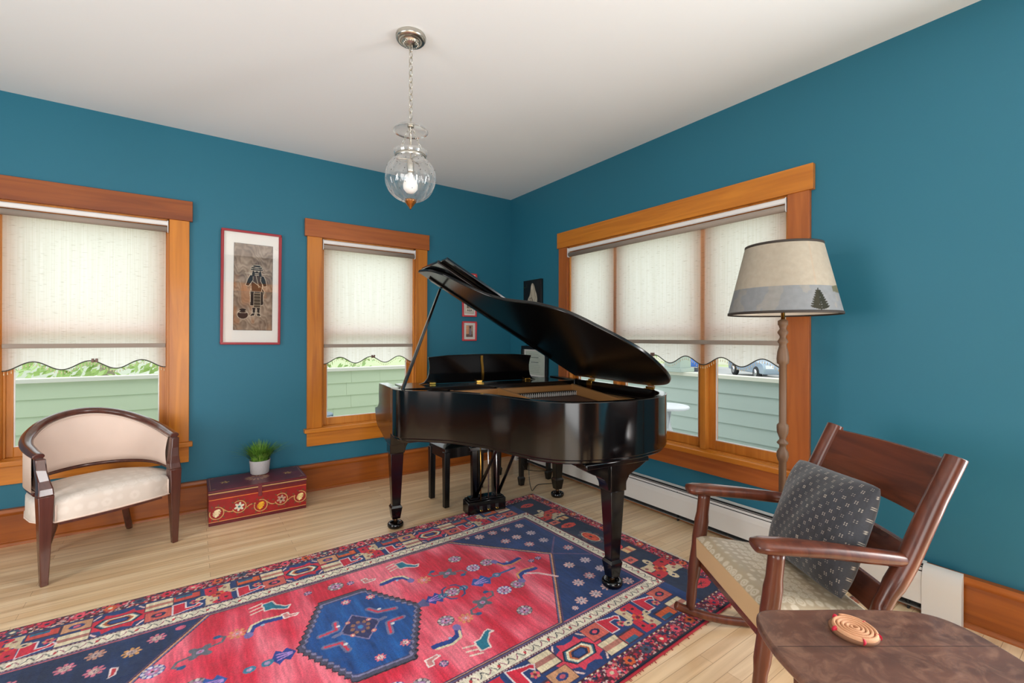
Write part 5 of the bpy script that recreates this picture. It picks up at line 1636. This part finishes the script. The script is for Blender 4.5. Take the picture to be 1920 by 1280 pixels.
pot = empty('potted_plant', (-2.385, -.118, chh - .0022), 0, 'tuft of green grass in a pale grey pot on the red chest', 'plant')
POTM = plain('pebbled_pot', (196, 192, 192), rough=0.8, bump=0.9, bscale=150, var=0.12, vscale=120)
MB().lathe([(.0, .002), (.056, .002), (.062, .008), (.0705, .10), (.0705, .104), (.066, .104), (.064, .085), (.0, .085)], (0, 0, 0), 40, caps=False).build('pot', POTM, pot)
gm, gt, gp = newmat('grass_blade')
tcg = gt.nodes.new('ShaderNodeTexCoord'); ngr = gt.nodes.new('ShaderNodeTexNoise'); ngr.inputs['Scale'].default_value = 30
L(gt, tcg.outputs['Object'], ngr.inputs['Vector'])
crg = gt.nodes.new('ShaderNodeValToRGB'); crg.color_ramp.elements[0].position = .3; crg.color_ramp.elements[1].position = .7
crg.color_ramp.elements[0].color = lin4((52, 104, 30)); crg.color_ramp.elements[1].color = lin4((140, 190, 72))
L(gt, ngr.outputs['Fac'], crg.inputs['Fac']); L(gt, crg.outputs['Color'], gp.inputs['Base Color']); gp.inputs['Roughness'].default_value = .45
mb = MB(); gg = random.Random(9)
for i in range(420):
    a = gg.uniform(0, 2 * math.pi); r0 = .055 * math.sqrt(gg.random())
    lean = gg.uniform(.25, 1.15) * (r0 / .055 * .7 + .3)
    ln = gg.uniform(.115, .18)
    p0 = Vector((r0 * math.cos(a), r0 * math.sin(a), .086))
    dirv = Vector((math.cos(a), math.sin(a), 0))
    side = Vector((-math.sin(a), math.cos(a), 0))
    reach = ln * lean * 1.0
    if p0.y + dirv.y * reach > .105: reach *= .35
    prev = []
    w0 = gg.uniform(.0034, .0056)
    for k in range(5):
        t = k / 4
        q = p0 + dirv * (reach * t * t * .9 + reach * .25 * t) + Vector((0, 0, ln * (t - .35 * lean * t * t)))
        prev.append((q - side * w0 * (1 - t) ** .7, q + side * w0 * (1 - t) ** .7))
    vs = [tuple(x) for pr in prev for x in pr]
    mb.add(vs, [(2 * k, 2 * k + 1, 2 * k + 3, 2 * k + 2) for k in range(4)], True)
gob = mb.build('grass', gm, pot); gob['kind'] = 'stuff'
MB().lathe([(.0, .0), (.062, .0), (.062, .004), (.0, .004)], (0, 0, .083), 24, caps=False).build('soil', plain('soil', (50, 36, 26), rough=1), pot)

# ================================================================= pictures
REDF = plain('red_picture_frame', (150, 22, 34), rough=0.35, coat=0.2)
REDF2 = plain('coral_picture_frame', (204, 64, 70), rough=0.4)
MATB = plain('white_mat_board', (228, 226, 220), rough=0.8)
PGLASS = thin_glass('picture_glass', (1, 1, 1), refl=1.2, ior=1.5)
BLKF = plain('black_frame', (16, 15, 16), rough=0.35)
PRINT = painted('printed_paper', rough=0.7, noise=0.03, spec=0.2)
def frame_mb(w, h, fw_, d, y0):
    mb = MB()
    mb.box(-w / 2, w / 2, y0 - d, y0, -h / 2, -h / 2 + fw_); mb.box(-w / 2, w / 2, y0 - d, y0, h / 2 - fw_, h / 2)
    mb.box(-w / 2, -w / 2 + fw_, y0 - d, y0, -h / 2 + fw_, h / 2 - fw_); mb.box(w / 2 - fw_, w / 2, y0 - d, y0, -h / 2 + fw_, h / 2 - fw_)
    return mb
def picture(name, loc, rz, w, h, fw_, d, frame, label, cat, group, cv, mw, mh, glass=True, matc=MATB, off=(0, 0), tilt=0.0):
    e = empty(name, loc, rz, label, cat, group)
    e.rotation_euler = (0, tilt, rz)
    frame_mb(w, h, fw_, d, -.001).build('frame', frame, e, bevel=0.003)
    MB().box(-w / 2 + fw_ * .6, w / 2 - fw_ * .6, -.008, -.002, -h / 2 + fw_ * .6, h / 2 - fw_ * .6).build('mat_board', matc, e)
    cv.mesh('print', lambda X, Y: (X - mw / 2 + off[0], np.full_like(X, -.0092), Y - mh / 2 + off[1]), PRINT, e)
    if glass: MB().box(-w / 2 + fw_ * .7, w / 2 - fw_ * .7, -.0135, -.0115, -h / 2 + fw_ * .7, h / 2 - fw_ * .7).build('glass', PGLASS, e)
    return e
# batik-like print of a piper in folk dress
a = Canvas(.262, .660, .0020, (128, 104, 84))
n1 = noise2((a.ny, a.nx), (14, 5), 2, 4); n2 = noise2((a.ny, a.nx), (5, 4), 6, 3)
Xa, Ya = np.meshgrid(a.xs, a.ys)
st_ = np.sin((Xa * 1.2 + Ya * .9) * 120 + n2 * 30 + n1 * 6) * .5 + .5
mix_ = np.clip(.6 * n1 + .20 * st_ + .3 * n2 - .08, 0, 1)[..., None]
a.a[:] = np.array((84, 64, 52))[None, None] * (1 - mix_) + np.array((206, 188, 166))[None, None] * mix_
rust = np.clip((n2 - .5) * 3, 0, .6)[..., None] * (Ya < .42)[..., None]
a.a[:] = a.a * (1 - rust) + np.array((156, 104, 70))[None, None] * rust
DK, WL = (42, 32, 30), (206, 192, 170)
def shp(pts, col=DK, wl=True):
    a.poly(pts, col)
    if wl: a.line(pts, .0030, WL, closed=True)
X0, Y0 = .148, 0
shp([(X0 - .035, .235), (X0 + .045, .235), (X0 + .060, .30), (X0 + .038, .335), (X0 - .03, .335), (X0 - .042, .29)])      # coat skirts
shp([(X0 - .038, .19), (X0 - .012, .19), (X0 - .012, .30), (X0 - .036, .30)]); shp([(X0 + .03, .19), (X0 + .052, .20), (X0 + .05, .30), (X0 + .03, .30)])
shp([(X0 - .014, .172), (X0 + .032, .172), (X0 + .032, .288), (X0 - .014, .288)], (92, 80, 62))
for k in range(9): a.line([(X0 - .012, .182 + k * .012), (X0 + .03, .182 + k * .012)], .0022, (DK, WL)[k % 2])
for k in range(7): a.line([(X0 - .008 + k * .006, .18), (X0 - .008 + k * .006, .28)], .0014, DK)
shp([(X0 - .022, .118), (X0 - .002, .118), (X0 + .0, .176), (X0 - .024, .176)]); shp([(X0 + .008, .120), (X0 + .028, .120), (X0 + .03, .176), (X0 + .006, .176)])
shp([(X0 - .044, .108), (X0 - .01, .112), (X0 - .004, .135), (X0 - .024, .132)]); shp([(X0 + .006, .112), (X0 + .036, .108), (X0 + .03, .13), (X0 + .01, .136)])
shp([(X0 - .03, .30), (X0 + .038, .30), (X0 + .045, .375), (X0 + .03, .425), (X0 - .026, .425), (X0 - .036, .37)], (74, 52, 40))
shp([(X0 - .07, .345), (X0 - .05, .338), (X0 - .02, .385), (X0 - .02, .425), (X0 - .04, .425), (X0 - .055, .395)]); shp([(X0 + .075, .345), (X0 + .052, .338), (X0 + .03, .385), (X0 + .034, .425), (X0 + .054, .42), (X0 + .066, .39)])
a.line([(X0 - .02, .375), (X0 + .03, .335)], .003, WL); a.line([(X0, .42), (X0 + .02, .33)], .0025, WL)
shp([(X0 - .026, .425), (X0 + .036, .425), (X0 + .036, .462), (X0 - .026, .462)], (64, 46, 36))
a.line([(X0 - .075, .436), (X0 + .086, .438)], .0036, WL)
for s_ in (-1, 1): a.ell(X0 + .005 + s_ * .023, .432, .010, .018, DK); a.line([(X0 + .005 + s_ * .033, .43 + .018 * math.sin(t_)) for t_ in (0, 1, 2)], .002, WL)
for z_, w2 in ((.468, .046), (.482, .042), (.494, .03)): a.ell(X0 + .005, z_, w2, .011, WL); a.ell(X0 + .005, z_, w2 - .003, .008, DK)
a.ell(X0 - .008, .452, .005, .003, WL); a.ell(X0 + .018, .452, .005, .003, WL)
a.ell(.062, .118, .038, .034, WL); a.ell(.062, .118, .035, .031, (60, 40, 34)); a.ell(.062, .155, .022, .010, DK); a.line([(.03, .138), (.05, .132), (.075, .132), (.095, .138)], .004, WL)
fe_ = (np.minimum(np.minimum(Xa, .262 - Xa), np.minimum(Ya, .66 - Ya)) < .005 * n1)
a.a[fe_] = (60, 50, 42)
picture('framed_print', (-2.432, -.001, 1.638), 0, .400, .866, .017, .022, REDF, 'tall red framed print of a figure in a hat, between the two left windows', 'picture', None, a, .262, .660, off=(.012, .006), tilt=R(.5))

def small(z, cv, label):
    return picture('small_framed_print', (-.512, -.001, z), 0, .162, .196, .015, .018, REDF2, label, 'picture', 'small red framed prints behind the piano lid', cv, cv.W, cv.H)
s1 = Canvas(.080, .118, .002, (150, 120, 104)); s1.rect(0, 0, .08, .03, (110, 84, 76)); s1.rect(0, .03, .034, .118, (196, 140, 110))
for k in range(4): s1.rect(.004, .045 + k * .018, .03, .053 + k * .018, (222, 160, 110))
s1.poly([(.042, .02), (.062, .02), (.060, .07), (.056, .085), (.046, .085), (.042, .06)], (120, 120, 140)); s1.ell(.050, .098, .010, .012, (60, 40, 40)); s1.rect(.066, .06, .072, .11, (210, 200, 180))
small(1.327, s1, 'lowest of the small red frames, a print of a standing figure, above the piano desk')
s2 = Canvas(.105, .135, .002, (214, 206, 192)); s2.line([(.004, .004), (.101, .004), (.101, .131), (.004, .131)], .003, (70, 60, 56), closed=True)
s2.rect(.012, .012, .093, .015, (110, 100, 92)); s2.rect(.02, .055, .085, .12, (120, 112, 100)); s2.ell(.05, .09, .02, .024, (80, 66, 60)); s2.ell(.06, .07, .018, .012, (170, 150, 120))
def glyph(cv, ch, x, y, h, w2, t_, col):
    segs = {'A': [((0, 0), (.5, 1)), ((.5, 1), (1, 0)), ((.22, .4), (.78, .4))], 'G': [((1, .85), (.7, 1)), ((.7, 1), (.2, 1)), ((.2, 1), (0, .7)), ((0, .7), (0, .25)), ((0, .25), (.25, 0)), ((.25, 0), (1, 0)), ((1, 0), (1, .45)), ((1, .45), (.6, .45))]}
    for (ax, ay), (bx, by) in segs[ch]: cv.line([(x + ax * w2, y + ay * h), (x + bx * w2, y + by * h)], t_, col)
for i, ch_ in enumerate('AGA'): glyph(s2, ch_, .026 + i * .020, .026, .017, .014, .0042, (40, 34, 40))
small(1.570, s2, 'middle of the small red frames, half hidden behind the edge of the piano lid')
s3 = Canvas(.105, .135, .002, (206, 198, 186)); s3.line([(.004, .004), (.101, .004), (.101, .131), (.004, .131)], .003, (90, 70, 66), closed=True); s3.ell(.052, .075, .03, .04, (150, 120, 110)); s3.ell(.06, .095, .014, .016, (80, 60, 56)); s3.rect(.02, .015, .085, .022, (120, 110, 100))
small(1.813, s3, 'topmost of the small red frames, its lower part hidden by the piano lid')

# pale robed figure on black, on the right wall by the corner
k_ = Canvas(.284, .37, .002, (18, 16, 18))
PALE, PSH = (176, 166, 148), (120, 110, 98)
k_.poly(spline([(.10, .03), (.20, .03), (.205, .10), (.225, .16), (.215, .22), (.195, .26), (.175, .31), (.15, .335), (.128, .32), (.118, .27), (.105, .22), (.072, .17), (.085, .11)], 6, closed=True), PALE)
k_.ell(.14, .295, .017, .022, (196, 186, 168)); k_.line(spline([(.16, .32), (.178, .27), (.19, .20)], 8), .006, PSH); k_.line(spline([(.12, .26), (.13, .21), (.15, .16)], 8), .006, PSH)
k_.ell(.125, .135, .022, .028, (200, 190, 172)); k_.ell(.125, .165, .014, .016, (150, 138, 122)); k_.line(spline([(.10, .18), (.13, .19), (.155, .16), (.15, .11)], 8), .006, (70, 62, 56)); k_.line([(.17, .06), (.18, .16), (.2, .2)], .005, PSH); k_.line([(.11, .05), (.12, .09)], .005, PSH)
k_.rect(.005, .30, .03, .306, (60, 70, 40)); k_.rect(.05, .30, .056, .335, (50, 56, 40))
e = empty('canvas_picture', (-.001, -.415, 1.655), R(-90), 'black picture of a pale robed statue on the right wall near the corner', 'picture')
MB().box(-.143, .143, -.026, 0, -.186, .186).build('canvas_block', BLKF, e, bevel=0.002)
k_.mesh('print', lambda X, Y: (X - .142, np.full_like(X, -.0268), Y - .185), painted('glossy_print', rough=0.25, spec=0.5), e)

# framed document with wire, low on the right wall behind the piano
dcv = Canvas(.30, .235, .002, (190, 198, 186))
for i in range(12):
    y = .205 - i * .016
    g2 = random.Random(i); x0 = .05 if i not in (2, 5) else .09; x1 = .25 - g2.uniform(0, .05) if i not in (2, 5) else .21
    dcv.line([(x0, y), (x1, y)], .0022 if i not in (2, 5) else .005, (120, 128, 120) if i not in (2, 5) else (70, 76, 72))
d_e = picture('framed_document', (-.002, -.438, 1.01), R(-90), .415, .34, .035, .022, BLKF, 'black framed document hanging low on the right wall behind the music desk', 'picture', None, dcv, .30, .235)
MB().tube([(-.17, -.004, .165), (0, -.004, .24), (.17, -.004, .165)], .0015, 6).build('hanging_wire', BLKF, d_e)

# ================================================================= baseboard heater along the right wall (local x along the wall)
ht = empty('baseboard_heater', (0, 0, 0), R(-90), 'long white baseboard heater along the right wall under the window', 'heater')
H0, H1 = .19, 3.40
prf_f = [(-.074, .052), (-.070, .048), (-.066, .052), (-.070, .058), (-.0715, .150), (-.068, .166), (-.066, .166)]
MB().prism([(-.0745, .050), (-.0735, .160), (-.070, .182), (-.0645, .195), (-.062, .194), (-.067, .180), (-.0705, .158), (-.0715, .054)], H0, H1, lambda y, z, h: (h, y, z)).build('front_panel', WHITEM, ht)
tpn = MB()
tpn.prism([(-.036, .214), (-.005, .226), (-.0365, .226), (-.0400, .214)][0:0] or [(-.047, .2135), (-.044, .218), (-.006, .229), (-.006, .224)], H0, H1, lambda y, z, h: (h, y, z))
tpn.build('top_panel', WHITEM, ht)
MB().prism([(-.0600, .1985), (-.0585, .2015), (-.0515, .2095), (-.0525, .2055)], H0, H1, lambda y, z, h: (h, y, z)).build('damper_blade', WHITEM, ht)
MB().box(H0, H1, -.062, -.046, .060, .178).build('fin_core', DARKM, ht)
MB().box(H0, H1, -.046, -.037, .02, .224).build('back_plate', DARKM, ht)
MB().box(H0, H1, -.064, -.046, .018, .024).build('bottom_rail', plain('grey_rail', (120, 116, 110), rough=0.4), ht)
bx = MB()
for i in range(6):
    x = H0 + .05 + i * .62
    bx.box(x, x + .008, -.060, -.04, .0, .20)
bx.build('brackets', DARKM, ht)
for x in (1.62,):
    MB().box(x - .012, x + .012, -.0752, -.0738, .052, .156).build('seam_cover', WHITEM, ht)
for xa, xb in ((H0 - .02, H0 + .03), (3.395, 3.528)):
    cap = MB(); cap.prism([(-.0775, .0), (-.0775, .10), (-.0785, .15), (-.074, .185), (-.060, .215), (-.037, .232), (-.036, .232), (-.036, .0)], xa, xb, lambda y, z, h: (h, y, z))
    cap.build('end_cap', WHITEM, ht, bevel=0.003)

# ================================================================= glass pendant
pd = empty('pendant_light', (-1.934, -1.90, ZC), 0, 'glass globe pendant on a nickel chain, hanging from the white ceiling', 'light')
cn = MB(); cn.lathe([(.0, 0), (.072, 0), (.0735, -.006), (.070, -.010), (.073, -.014), (.070, -.020), (.064, -.026), (.048, -.028), (.044, -.026), (.040, -.034), (.026, -.046), (.012, -.050), (.0, -.052)], (0, 0, 0), 48, caps=False)
cno = cn.build('canopy', NICKEL, pd)
fl_ = MB()
for k in range(18):
    a = k * math.pi / 9; fl_.sphere((.034 * math.cos(a), .034 * math.sin(a), -.037), .0045, 8, 6, (1, 1, 1.4))
fl_.build('canopy_fluting', NICKEL, cno)
def link(mb, p, d, ln, wd, r_, ang):
    """one oval chain link centred at p, long axis d"""
    d = Vector(d).normalized(); u = d.cross(Vector((math.cos(ang), math.sin(ang), .01))).normalized()
    pts = [Vector(p) + d * (ln / 2 * math.sin(t)) * 1.0 + u * (wd / 2 * math.cos(t)) for t in [2 * math.pi * k / 14 for k in range(14)]]
    mb.tube(pts, r_, 6, closed=True, upv=d.cross(u))
def chain(a_, b_, ln, wd, r_, name, parent, mat):
    a_, b_ = Vector(a_), Vector(b_); n_ = max(1, int((b_ - a_).length / (ln * .82)))
    for i in range(n_):
        mb = MB(); link(mb, a_ + (b_ - a_) * (i + .5) / n_, b_ - a_, (b_ - a_).length / n_ * 1.16, wd, r_, 0.4 + (i % 2) * math.pi / 2)
        mb.build(name, mat, parent)
chain((0, 0, -.045), (0, 0, -.405), .034, .019, .0026, 'chain_link', pd, NICKEL)
MB().lathe([(.004, -.402), (.004, -.418), (.010, -.424), (.004, -.432), (.0035, -.62)], (0, 0, 0), 14).build('stem', NICKEL, pd)
GL2 = thin_glass('blown_glass', (.99, .995, .995), refl=2.2, ior=1.5, rough=0.03, body=.07)
MB().lathe([(.010, -.436), (.045, -.440), (.072, -.452), (.0835, -.466), (.0845, -.469), (.072, -.456), (.045, -.444), (.010, -.4395)], (0, 0, 0), 48, caps=False).build('smoke_bell', GL2, pd)
MB().lathe([(.016, -.436), (.016, -.446), (.003, -.450)], (0, 0, 0), 18).build('bell_cap', NICKEL, pd)
for k in range(3):
    a = k * 2.094 + 2.15
    chain((.010 * math.cos(a), .010 * math.sin(a), -.450), (.078 * math.cos(a), .078 * math.sin(a), -.585), .022, .010, .0014, 'hanging_chain', pd, NICKEL)
    MB().sphere((.079 * math.cos(a), .079 * math.sin(a), -.588), .0045, 8, 6).build('chain_hook', NICKEL, pd)
# melon-ribbed globe
def globe_pts(th_, a):
    z_ = -.698 + .118 * math.cos(th_)
    r_ = .122 * math.sin(th_) * (1 + .075 * abs(math.cos(5 * a)) - .05)
    return (r_ * math.cos(a), r_ * math.sin(a), z_)
mb = MB()
mb.grid(lambda u, v: globe_pts(R(33) + v * R(137), u * 2 * math.pi), 160, 36)
gl = mb.build('globe', GL2, pd)
MB().lathe([(.066, -.600), (.070, -.592), (.079, -.576), (.081, -.566), (.082, -.566), (.080, -.578), (.071, -.594), (.067, -.600)], (0, 0, 0), 48, caps=False).build('globe_collar', GL2, pd)
MB().lathe([(.0715, -.598), (.076, -.586), (.0765, -.586), (.0725, -.598)], (0, 0, 0), 48, caps=False).build('collar_band', NICKEL, pd)
dots = MB()
for k in range(10):
    for j in range(9):
        th_ = R(40) + j * R(15); a = k * math.pi / 5 + (j % 2) * math.pi / 10
        q = globe_pts(th_, a); dots.sphere((q[0] * 1.01, q[1] * 1.01, q[2]), .0022, 6, 4)
dots.build('dark_beads', plain('dark_bead', (30, 26, 28), rough=0.3), gl)['kind'] = 'stuff'
MB().lathe([(.0, -.600), (.010, -.602), (.017, -.612), (.017, -.660), (.013, -.672), (.0, -.673)], (0, 0, 0), 18).build('bulb_socket', NICKEL, pd)
MB().lathe([(.012, -.672), (.015, -.692), (.031, -.712), (.0365, -.732), (.034, -.752), (.020, -.768), (.0, -.773)], (0, 0, 0), 24).build('bulb', plain('white_bulb', (240, 240, 238), rough=0.25), pd)
cb_ = MB()
for k in range(3):
    a = k * 2.094 + .6; cb_.tube([(0, 0, -.605), (.070 * math.cos(a), .070 * math.sin(a), -.602)], .004, 6)
cb_.build('socket_arms', NICKEL, pd)
MB().lathe([(.004, -.800), (.028, -.803), (.030, -.809), (.026, -.814), (.024, -.818), (.016, -.830), (.006, -.842), (.0045, -.847), (.0, -.852)], (0, 0, 0), 24).build('finial', plain('aged_bronze', (158, 102, 52), rough=.3, metal=1.0), pd)
# ================================================================= outside: porch, garden, street
SIDING = plain('pale_green_siding', (200, 212, 178), rough=0.7, var=0.03, vscale=2)
SIDING2 = plain('grey_green_siding', (180, 192, 182), rough=0.7, var=0.03, vscale=2)
CAPM = plain('cream_cap_paint', (226, 222, 204), rough=0.6)
PDECK = plain('porch_deck_paint', (206, 206, 200), rough=0.8, var=0.06, vscale=30)
PZ = .82
ya, xb = 2.75, 2.45
struct(MB().box(-9, xb + .15, WT, ya + .15, -.1, 0.0).box(WT, xb + .15, -8, WT, -.1, 0.0).build('floor_porch', PDECK))
def lap_wall(name, label, n0, n1, fr, mat, shingle=None):
    e = empty(name, (0, 0, 0), 0, label, 'porch wall')
    mb = MB()
    exp_ = .178
    k = 0; z = PZ - .04
    gsh = random.Random(12)
    while z > -.1:
        z0 = max(z - exp_, -.1)
        def lapp(a, b, gap):
            mb.prism([(0, z0), (-.026, z0 + .001), (-.010, z), (0, z)], a + gap, b - gap, lambda p, q, h: fr(h, p, q))
        if shingle is None: lapp(n0, n1, 0)
        else:
            x = n0 - gsh.uniform(0, .3)
            while x < n1:
                w2 = gsh.choice((.42, .5, .6)) if x > shingle else 4.0
                b_ = min(x + w2, n1)
                if x <= shingle < b_ and w2 == 4.0: b_ = shingle + gsh.uniform(0, .3)
                lapp(max(x, n0), b_, .0012)
                x = b_
        z = z0; k += 1
    mb.build('siding', mat, e)
    cm = MB(); cm.prism([(-.06, PZ - .045), (-.06, PZ), (.10, PZ), (.10, PZ - .045)], n0, n1, lambda p, q, h: fr(h, p, q)); cm.build('cap_rail', CAPM, e, bevel=0.004)
    bk = MB(); bk.prism([(0.001, -.1), (0.001, PZ - .045), (.08, PZ - .045), (.08, -.1)], n0, n1, lambda p, q, h: fr(h, p, q)); bk.build('core', mat, e)
    return e
lap_wall('porch_wall', 'low pale green porch wall of boards outside the two left windows', -9, xb + .06, lambda h, p, q: (h, ya + p, q), SIDING, shingle=-2.2)
lap_wall('porch_wall', 'low grey green porch wall outside the triple window', -8, ya - .1, lambda h, p, q: (xb + p, h, q), SIDING2)
pp = empty('porch_post', (xb + .03, -.34, PZ), 0, 'pale square porch post on the low wall outside the triple window', 'post')
MB().box(-.15, .15, -.15, .15, 0, .05).build('base', SIDING2, pp, bevel=.004)
MB().box(-.12, .12, -.12, .12, .05, 1.75).build('shaft', SIDING2, pp, bevel=.004)
# white porch table, blue grey hoop-backed chair
GW = plain('white_garden_plastic', (232, 232, 234), rough=0.4)
gt_ = empty('garden_table', (1.42, -.93, 0), 0, 'small white garden table on the porch outside the triple window', 'table')
MB().lathe([(.0, .50), (.235, .50), (.245, .508), (.245, .522), (.235, .53), (.0, .53)], (0, 0, 0), 40).build('tabletop', GW, gt_)
for k in range(3):
    a = k * 2.094 + .5
    MB().tube([(.05 * math.cos(a), .05 * math.sin(a), .50), (.05 * math.cos(a), .05 * math.sin(a), .30), (.20 * math.cos(a), .20 * math.sin(a), 0)], [(.03, .012), (.03, .012), (.028, .012)], 8).build('leg', GW, gt_)
gc = empty('garden_chair', (-1.72, 1.30, 0), R(20), 'blue grey hoop backed garden chair on the porch, low in the narrow window', 'chair')
BG = plain('blue_grey_metal', (112, 132, 150), rough=0.45)
MB().lathe([(.0, .40), (.20, .40), (.21, .41), (.20, .42), (.0, .425)], (0, 0, 0), 28).build('seat', BG, gc)
MB().tube(spline([(-.19, .10, .41), (-.19, .17, .50), (-.14, .20, .575), (0, .22, .60), (.14, .20, .575), (.19, .17, .50), (.19, .10, .41)], 6), [(.022, .010)] * 37, 8).build('back_hoop', BG, gc)
for x, y in ((-.15, -.13), (.15, -.13), (-.15, .13), (.15, .13)): MB().tube([(x, y, .40), (x * 1.25, y * 1.25, 0)], .011, 8).build('leg', BG, gc)

# garden, its colours paled to stand for overexposed daylight
GZ = -.8
def lawn_mat():
    m = plain('lawn', (186, 200, 150), rough=0.95, var=0.25, vscale=3)
    return m
ln = MB(); ln.box(28, 60, -40, 60, GZ - .2, GZ); ln.box(-60, 18, ya + .2, 70, GZ - .2, GZ); ln.box(xb + .2, 18, -40, ya + .2, GZ - .2, GZ)
struct(ln.build('floor_lawn', lawn_mat()))
struct(MB().box(18, 28, -40, 60, GZ - .21, GZ + .005).build('floor_street', plain('asphalt', (176, 176, 172), rough=0.9, var=.05, vscale=2)))
LEAF = plain('leaf_green', (176, 200, 132), rough=0.6, var=0.3, vscale=5)
LEAF2 = plain('leaf_dark_green', (160, 186, 126), rough=0.6, var=0.3, vscale=5)
BARK = plain('bark', (170, 158, 146), rough=0.95, var=0.2, vscale=12)
def tree(x, y, h, r_, zc, label, mat, seed, n=900, ls=.11):
    t = empty('tree', (x, y, GZ), 0, label, 'tree', 'trees beyond the porch wall')
    gq = random.Random(seed)
    mb = MB(); mb.tube(spline([(0, 0, 0), (.03, .02, h * .3), (-.04, .03, h * .6), (0, 0, h * .85)], 5), [.16 - .008 * i for i in range(16)], 10)
    for k in range(6):
        a = gq.uniform(0, 6.28); z0 = h * gq.uniform(.25, .6)
        mb.tube([(0, 0, z0), (r_ * .35 * math.cos(a), r_ * .35 * math.sin(a), z0 + .25 * r_), (r_ * .75 * math.cos(a), r_ * .75 * math.sin(a), z0 + .45 * r_)], [.06, .04, .02], 6)
    mb.build('trunk', BARK, t)
    lf = MB()
    for i in range(n):
        a = gq.uniform(0, 6.28); ct = gq.uniform(-1, 1); rr_ = r_ * (gq.random() ** .33)
        s_ = math.sqrt(1 - ct * ct)
        p = Vector((rr_ * s_ * math.cos(a), rr_ * s_ * math.sin(a), zc + rr_ * ct * .8))
        d = Vector((gq.gauss(0, 1), gq.gauss(0, 1), gq.gauss(0, 1))).normalized(); e_ = d.orthogonal().normalized(); f_ = d.cross(e_)
        k = ls * gq.uniform(.6, 1.3)
        lf.add([p - e_ * k, p - f_ * k * .45, p + e_ * k, p + f_ * k * .45], [(0, 1, 2, 3)])
    fo = lf.build('foliage', mat, t, fix=False); fo['kind'] = 'stuff'
tree(-8.2, 12.5, 5.0, 2.0, 2.2, 'leafy tree beyond the porch wall, seen left in the wide left window', LEAF, 1)
tree(-4.3, 9.0, 5.0, 1.5, 1.9, 'leafy tree beyond the porch wall, seen in the middle of the left window', LEAF, 2)
tree(.3, 10.0, 5.5, 1.8, 2.0, 'tree beyond the porch wall, seen left in the narrow window', LEAF2, 3)
tree(4.4, 11.5, 5.5, 1.7, 2.2, 'tree beyond the porch wall, seen right in the narrow window', LEAF, 4)
tree(12.0, 9.2, 5.5, 2.4, 2.6, 'tree across the lawn, far left beyond the triple window', LEAF2, 5)
# neighbour's house, far side of the garden
def house(x, y, rz, w, d, h, wall, roofc, label):
    e = empty('house', (x, y, GZ), rz, label, 'house')
    MB().box(-w / 2, w / 2, -d / 2, d / 2, 0, h).build('walls', wall, e)
    MB().prism([(-d / 2 - .4, h), (d / 2 + .4, h), (0, h + 2.2)], -w / 2 - .3, w / 2 + .3, lambda p, q, hh: (hh, p, q)).build('roof', roofc, e)
    for k in range(3):
        xx = -w / 2 + w * (k + .5) / 3
        f = MB().box(xx - .5, xx + .5, -d / 2 - .05, -d / 2 + .02, 1.2, 2.6).build('window', CAPM, e)
        MB().box(xx - .4, xx + .4, -d / 2 - .06, -d / 2 - .045, 1.3, 2.5).build('pane', plain('far_pane', (120, 134, 146), rough=.1) if 'far_pane' not in bpy.data.materials else bpy.data.materials['far_pane'], f)
house(-8.5, 19, 0, 9, 7, 4.5, plain('white_clapboard', (234, 234, 230), rough=.7), plain('grey_roof', (132, 128, 126), rough=.9), 'white neighbouring house behind the trees, through the left windows')
house(34, 17.5, R(90), 10, 7, 2.0, plain('pale_clapboard', (222, 218, 206), rough=.7), plain('red_roof', (196, 96, 78), rough=.9), 'low house with a red roof across the street, through the triple window')
def car(loc, rz, body, label, grp=None):
    e = empty('parked_car', loc, rz, label, 'car', grp)
    side = [(-2.15, .30), (-2.2, .55), (-2.12, .82), (-1.5, .92), (-.95, 1.38), (.55, 1.40), (1.15, .98), (1.95, .86), (2.18, .62), (2.15, .30)]
    mb = MB(); mb.prism(spline(side, 3), -.86, .86, lambda p, q, h: (p, h, q)); mb.build('body', body, e, bevel=.06, seg=3)
    gl_ = plain('car_glass', (60, 74, 86), rough=.08) if 'car_glass' not in bpy.data.materials else bpy.data.materials['car_glass']
    for s_ in (-1, 1):
        m2 = MB(); m2.prism([(-1.25, .96), (-.88, 1.30), (.48, 1.32), (.98, .98)], s_ * .862, s_ * .868, lambda p, q, h: (p, h, q)); m2.build('side_window', gl_, e)
    tyre = plain('tyre', (34, 34, 36), rough=.8) if 'tyre' not in bpy.data.materials else bpy.data.materials['tyre']
    for x in (-1.35, 1.35):
        for s_ in (-1, 1):
            wl = MB().lathe([(.0, -.1), (.30, -.1), (.33, -.06), (.33, .06), (.30, .1), (.0, .1)], (0, 0, 0), 24, fr=lambda p, q, h, x=x, s_=s_: (x + p, s_ * .80 + h, .33 + q)).build('wheel', tyre, e)
            MB().lathe([(.0, 0), (.19, 0), (.19, .02), (.0, .03)], (0, 0, 0), 20, fr=lambda p, q, h, x=x, s_=s_: (x + p, s_ * (.9 + h), .33 + q)).build('hubcap', STEEL, wl)
    for s_ in (-1, 1):
        MB().box(2.12, 2.2, s_ * .6 - .18, s_ * .6 + .18, .58, .74).build('headlight', GW, e)
car((21.6, 7.9, GZ), R(230), plain('silver_car_paint', (150, 166, 180), rough=.25, metal=.3, coat=.5), 'silver grey car parked across the street, right pane of the triple window')
car((23.6, 13.6, GZ), R(215), plain('blue_car_paint', (60, 110, 190), rough=.25, coat=.5), 'blue car parked beside the silver one, right pane of the triple window')
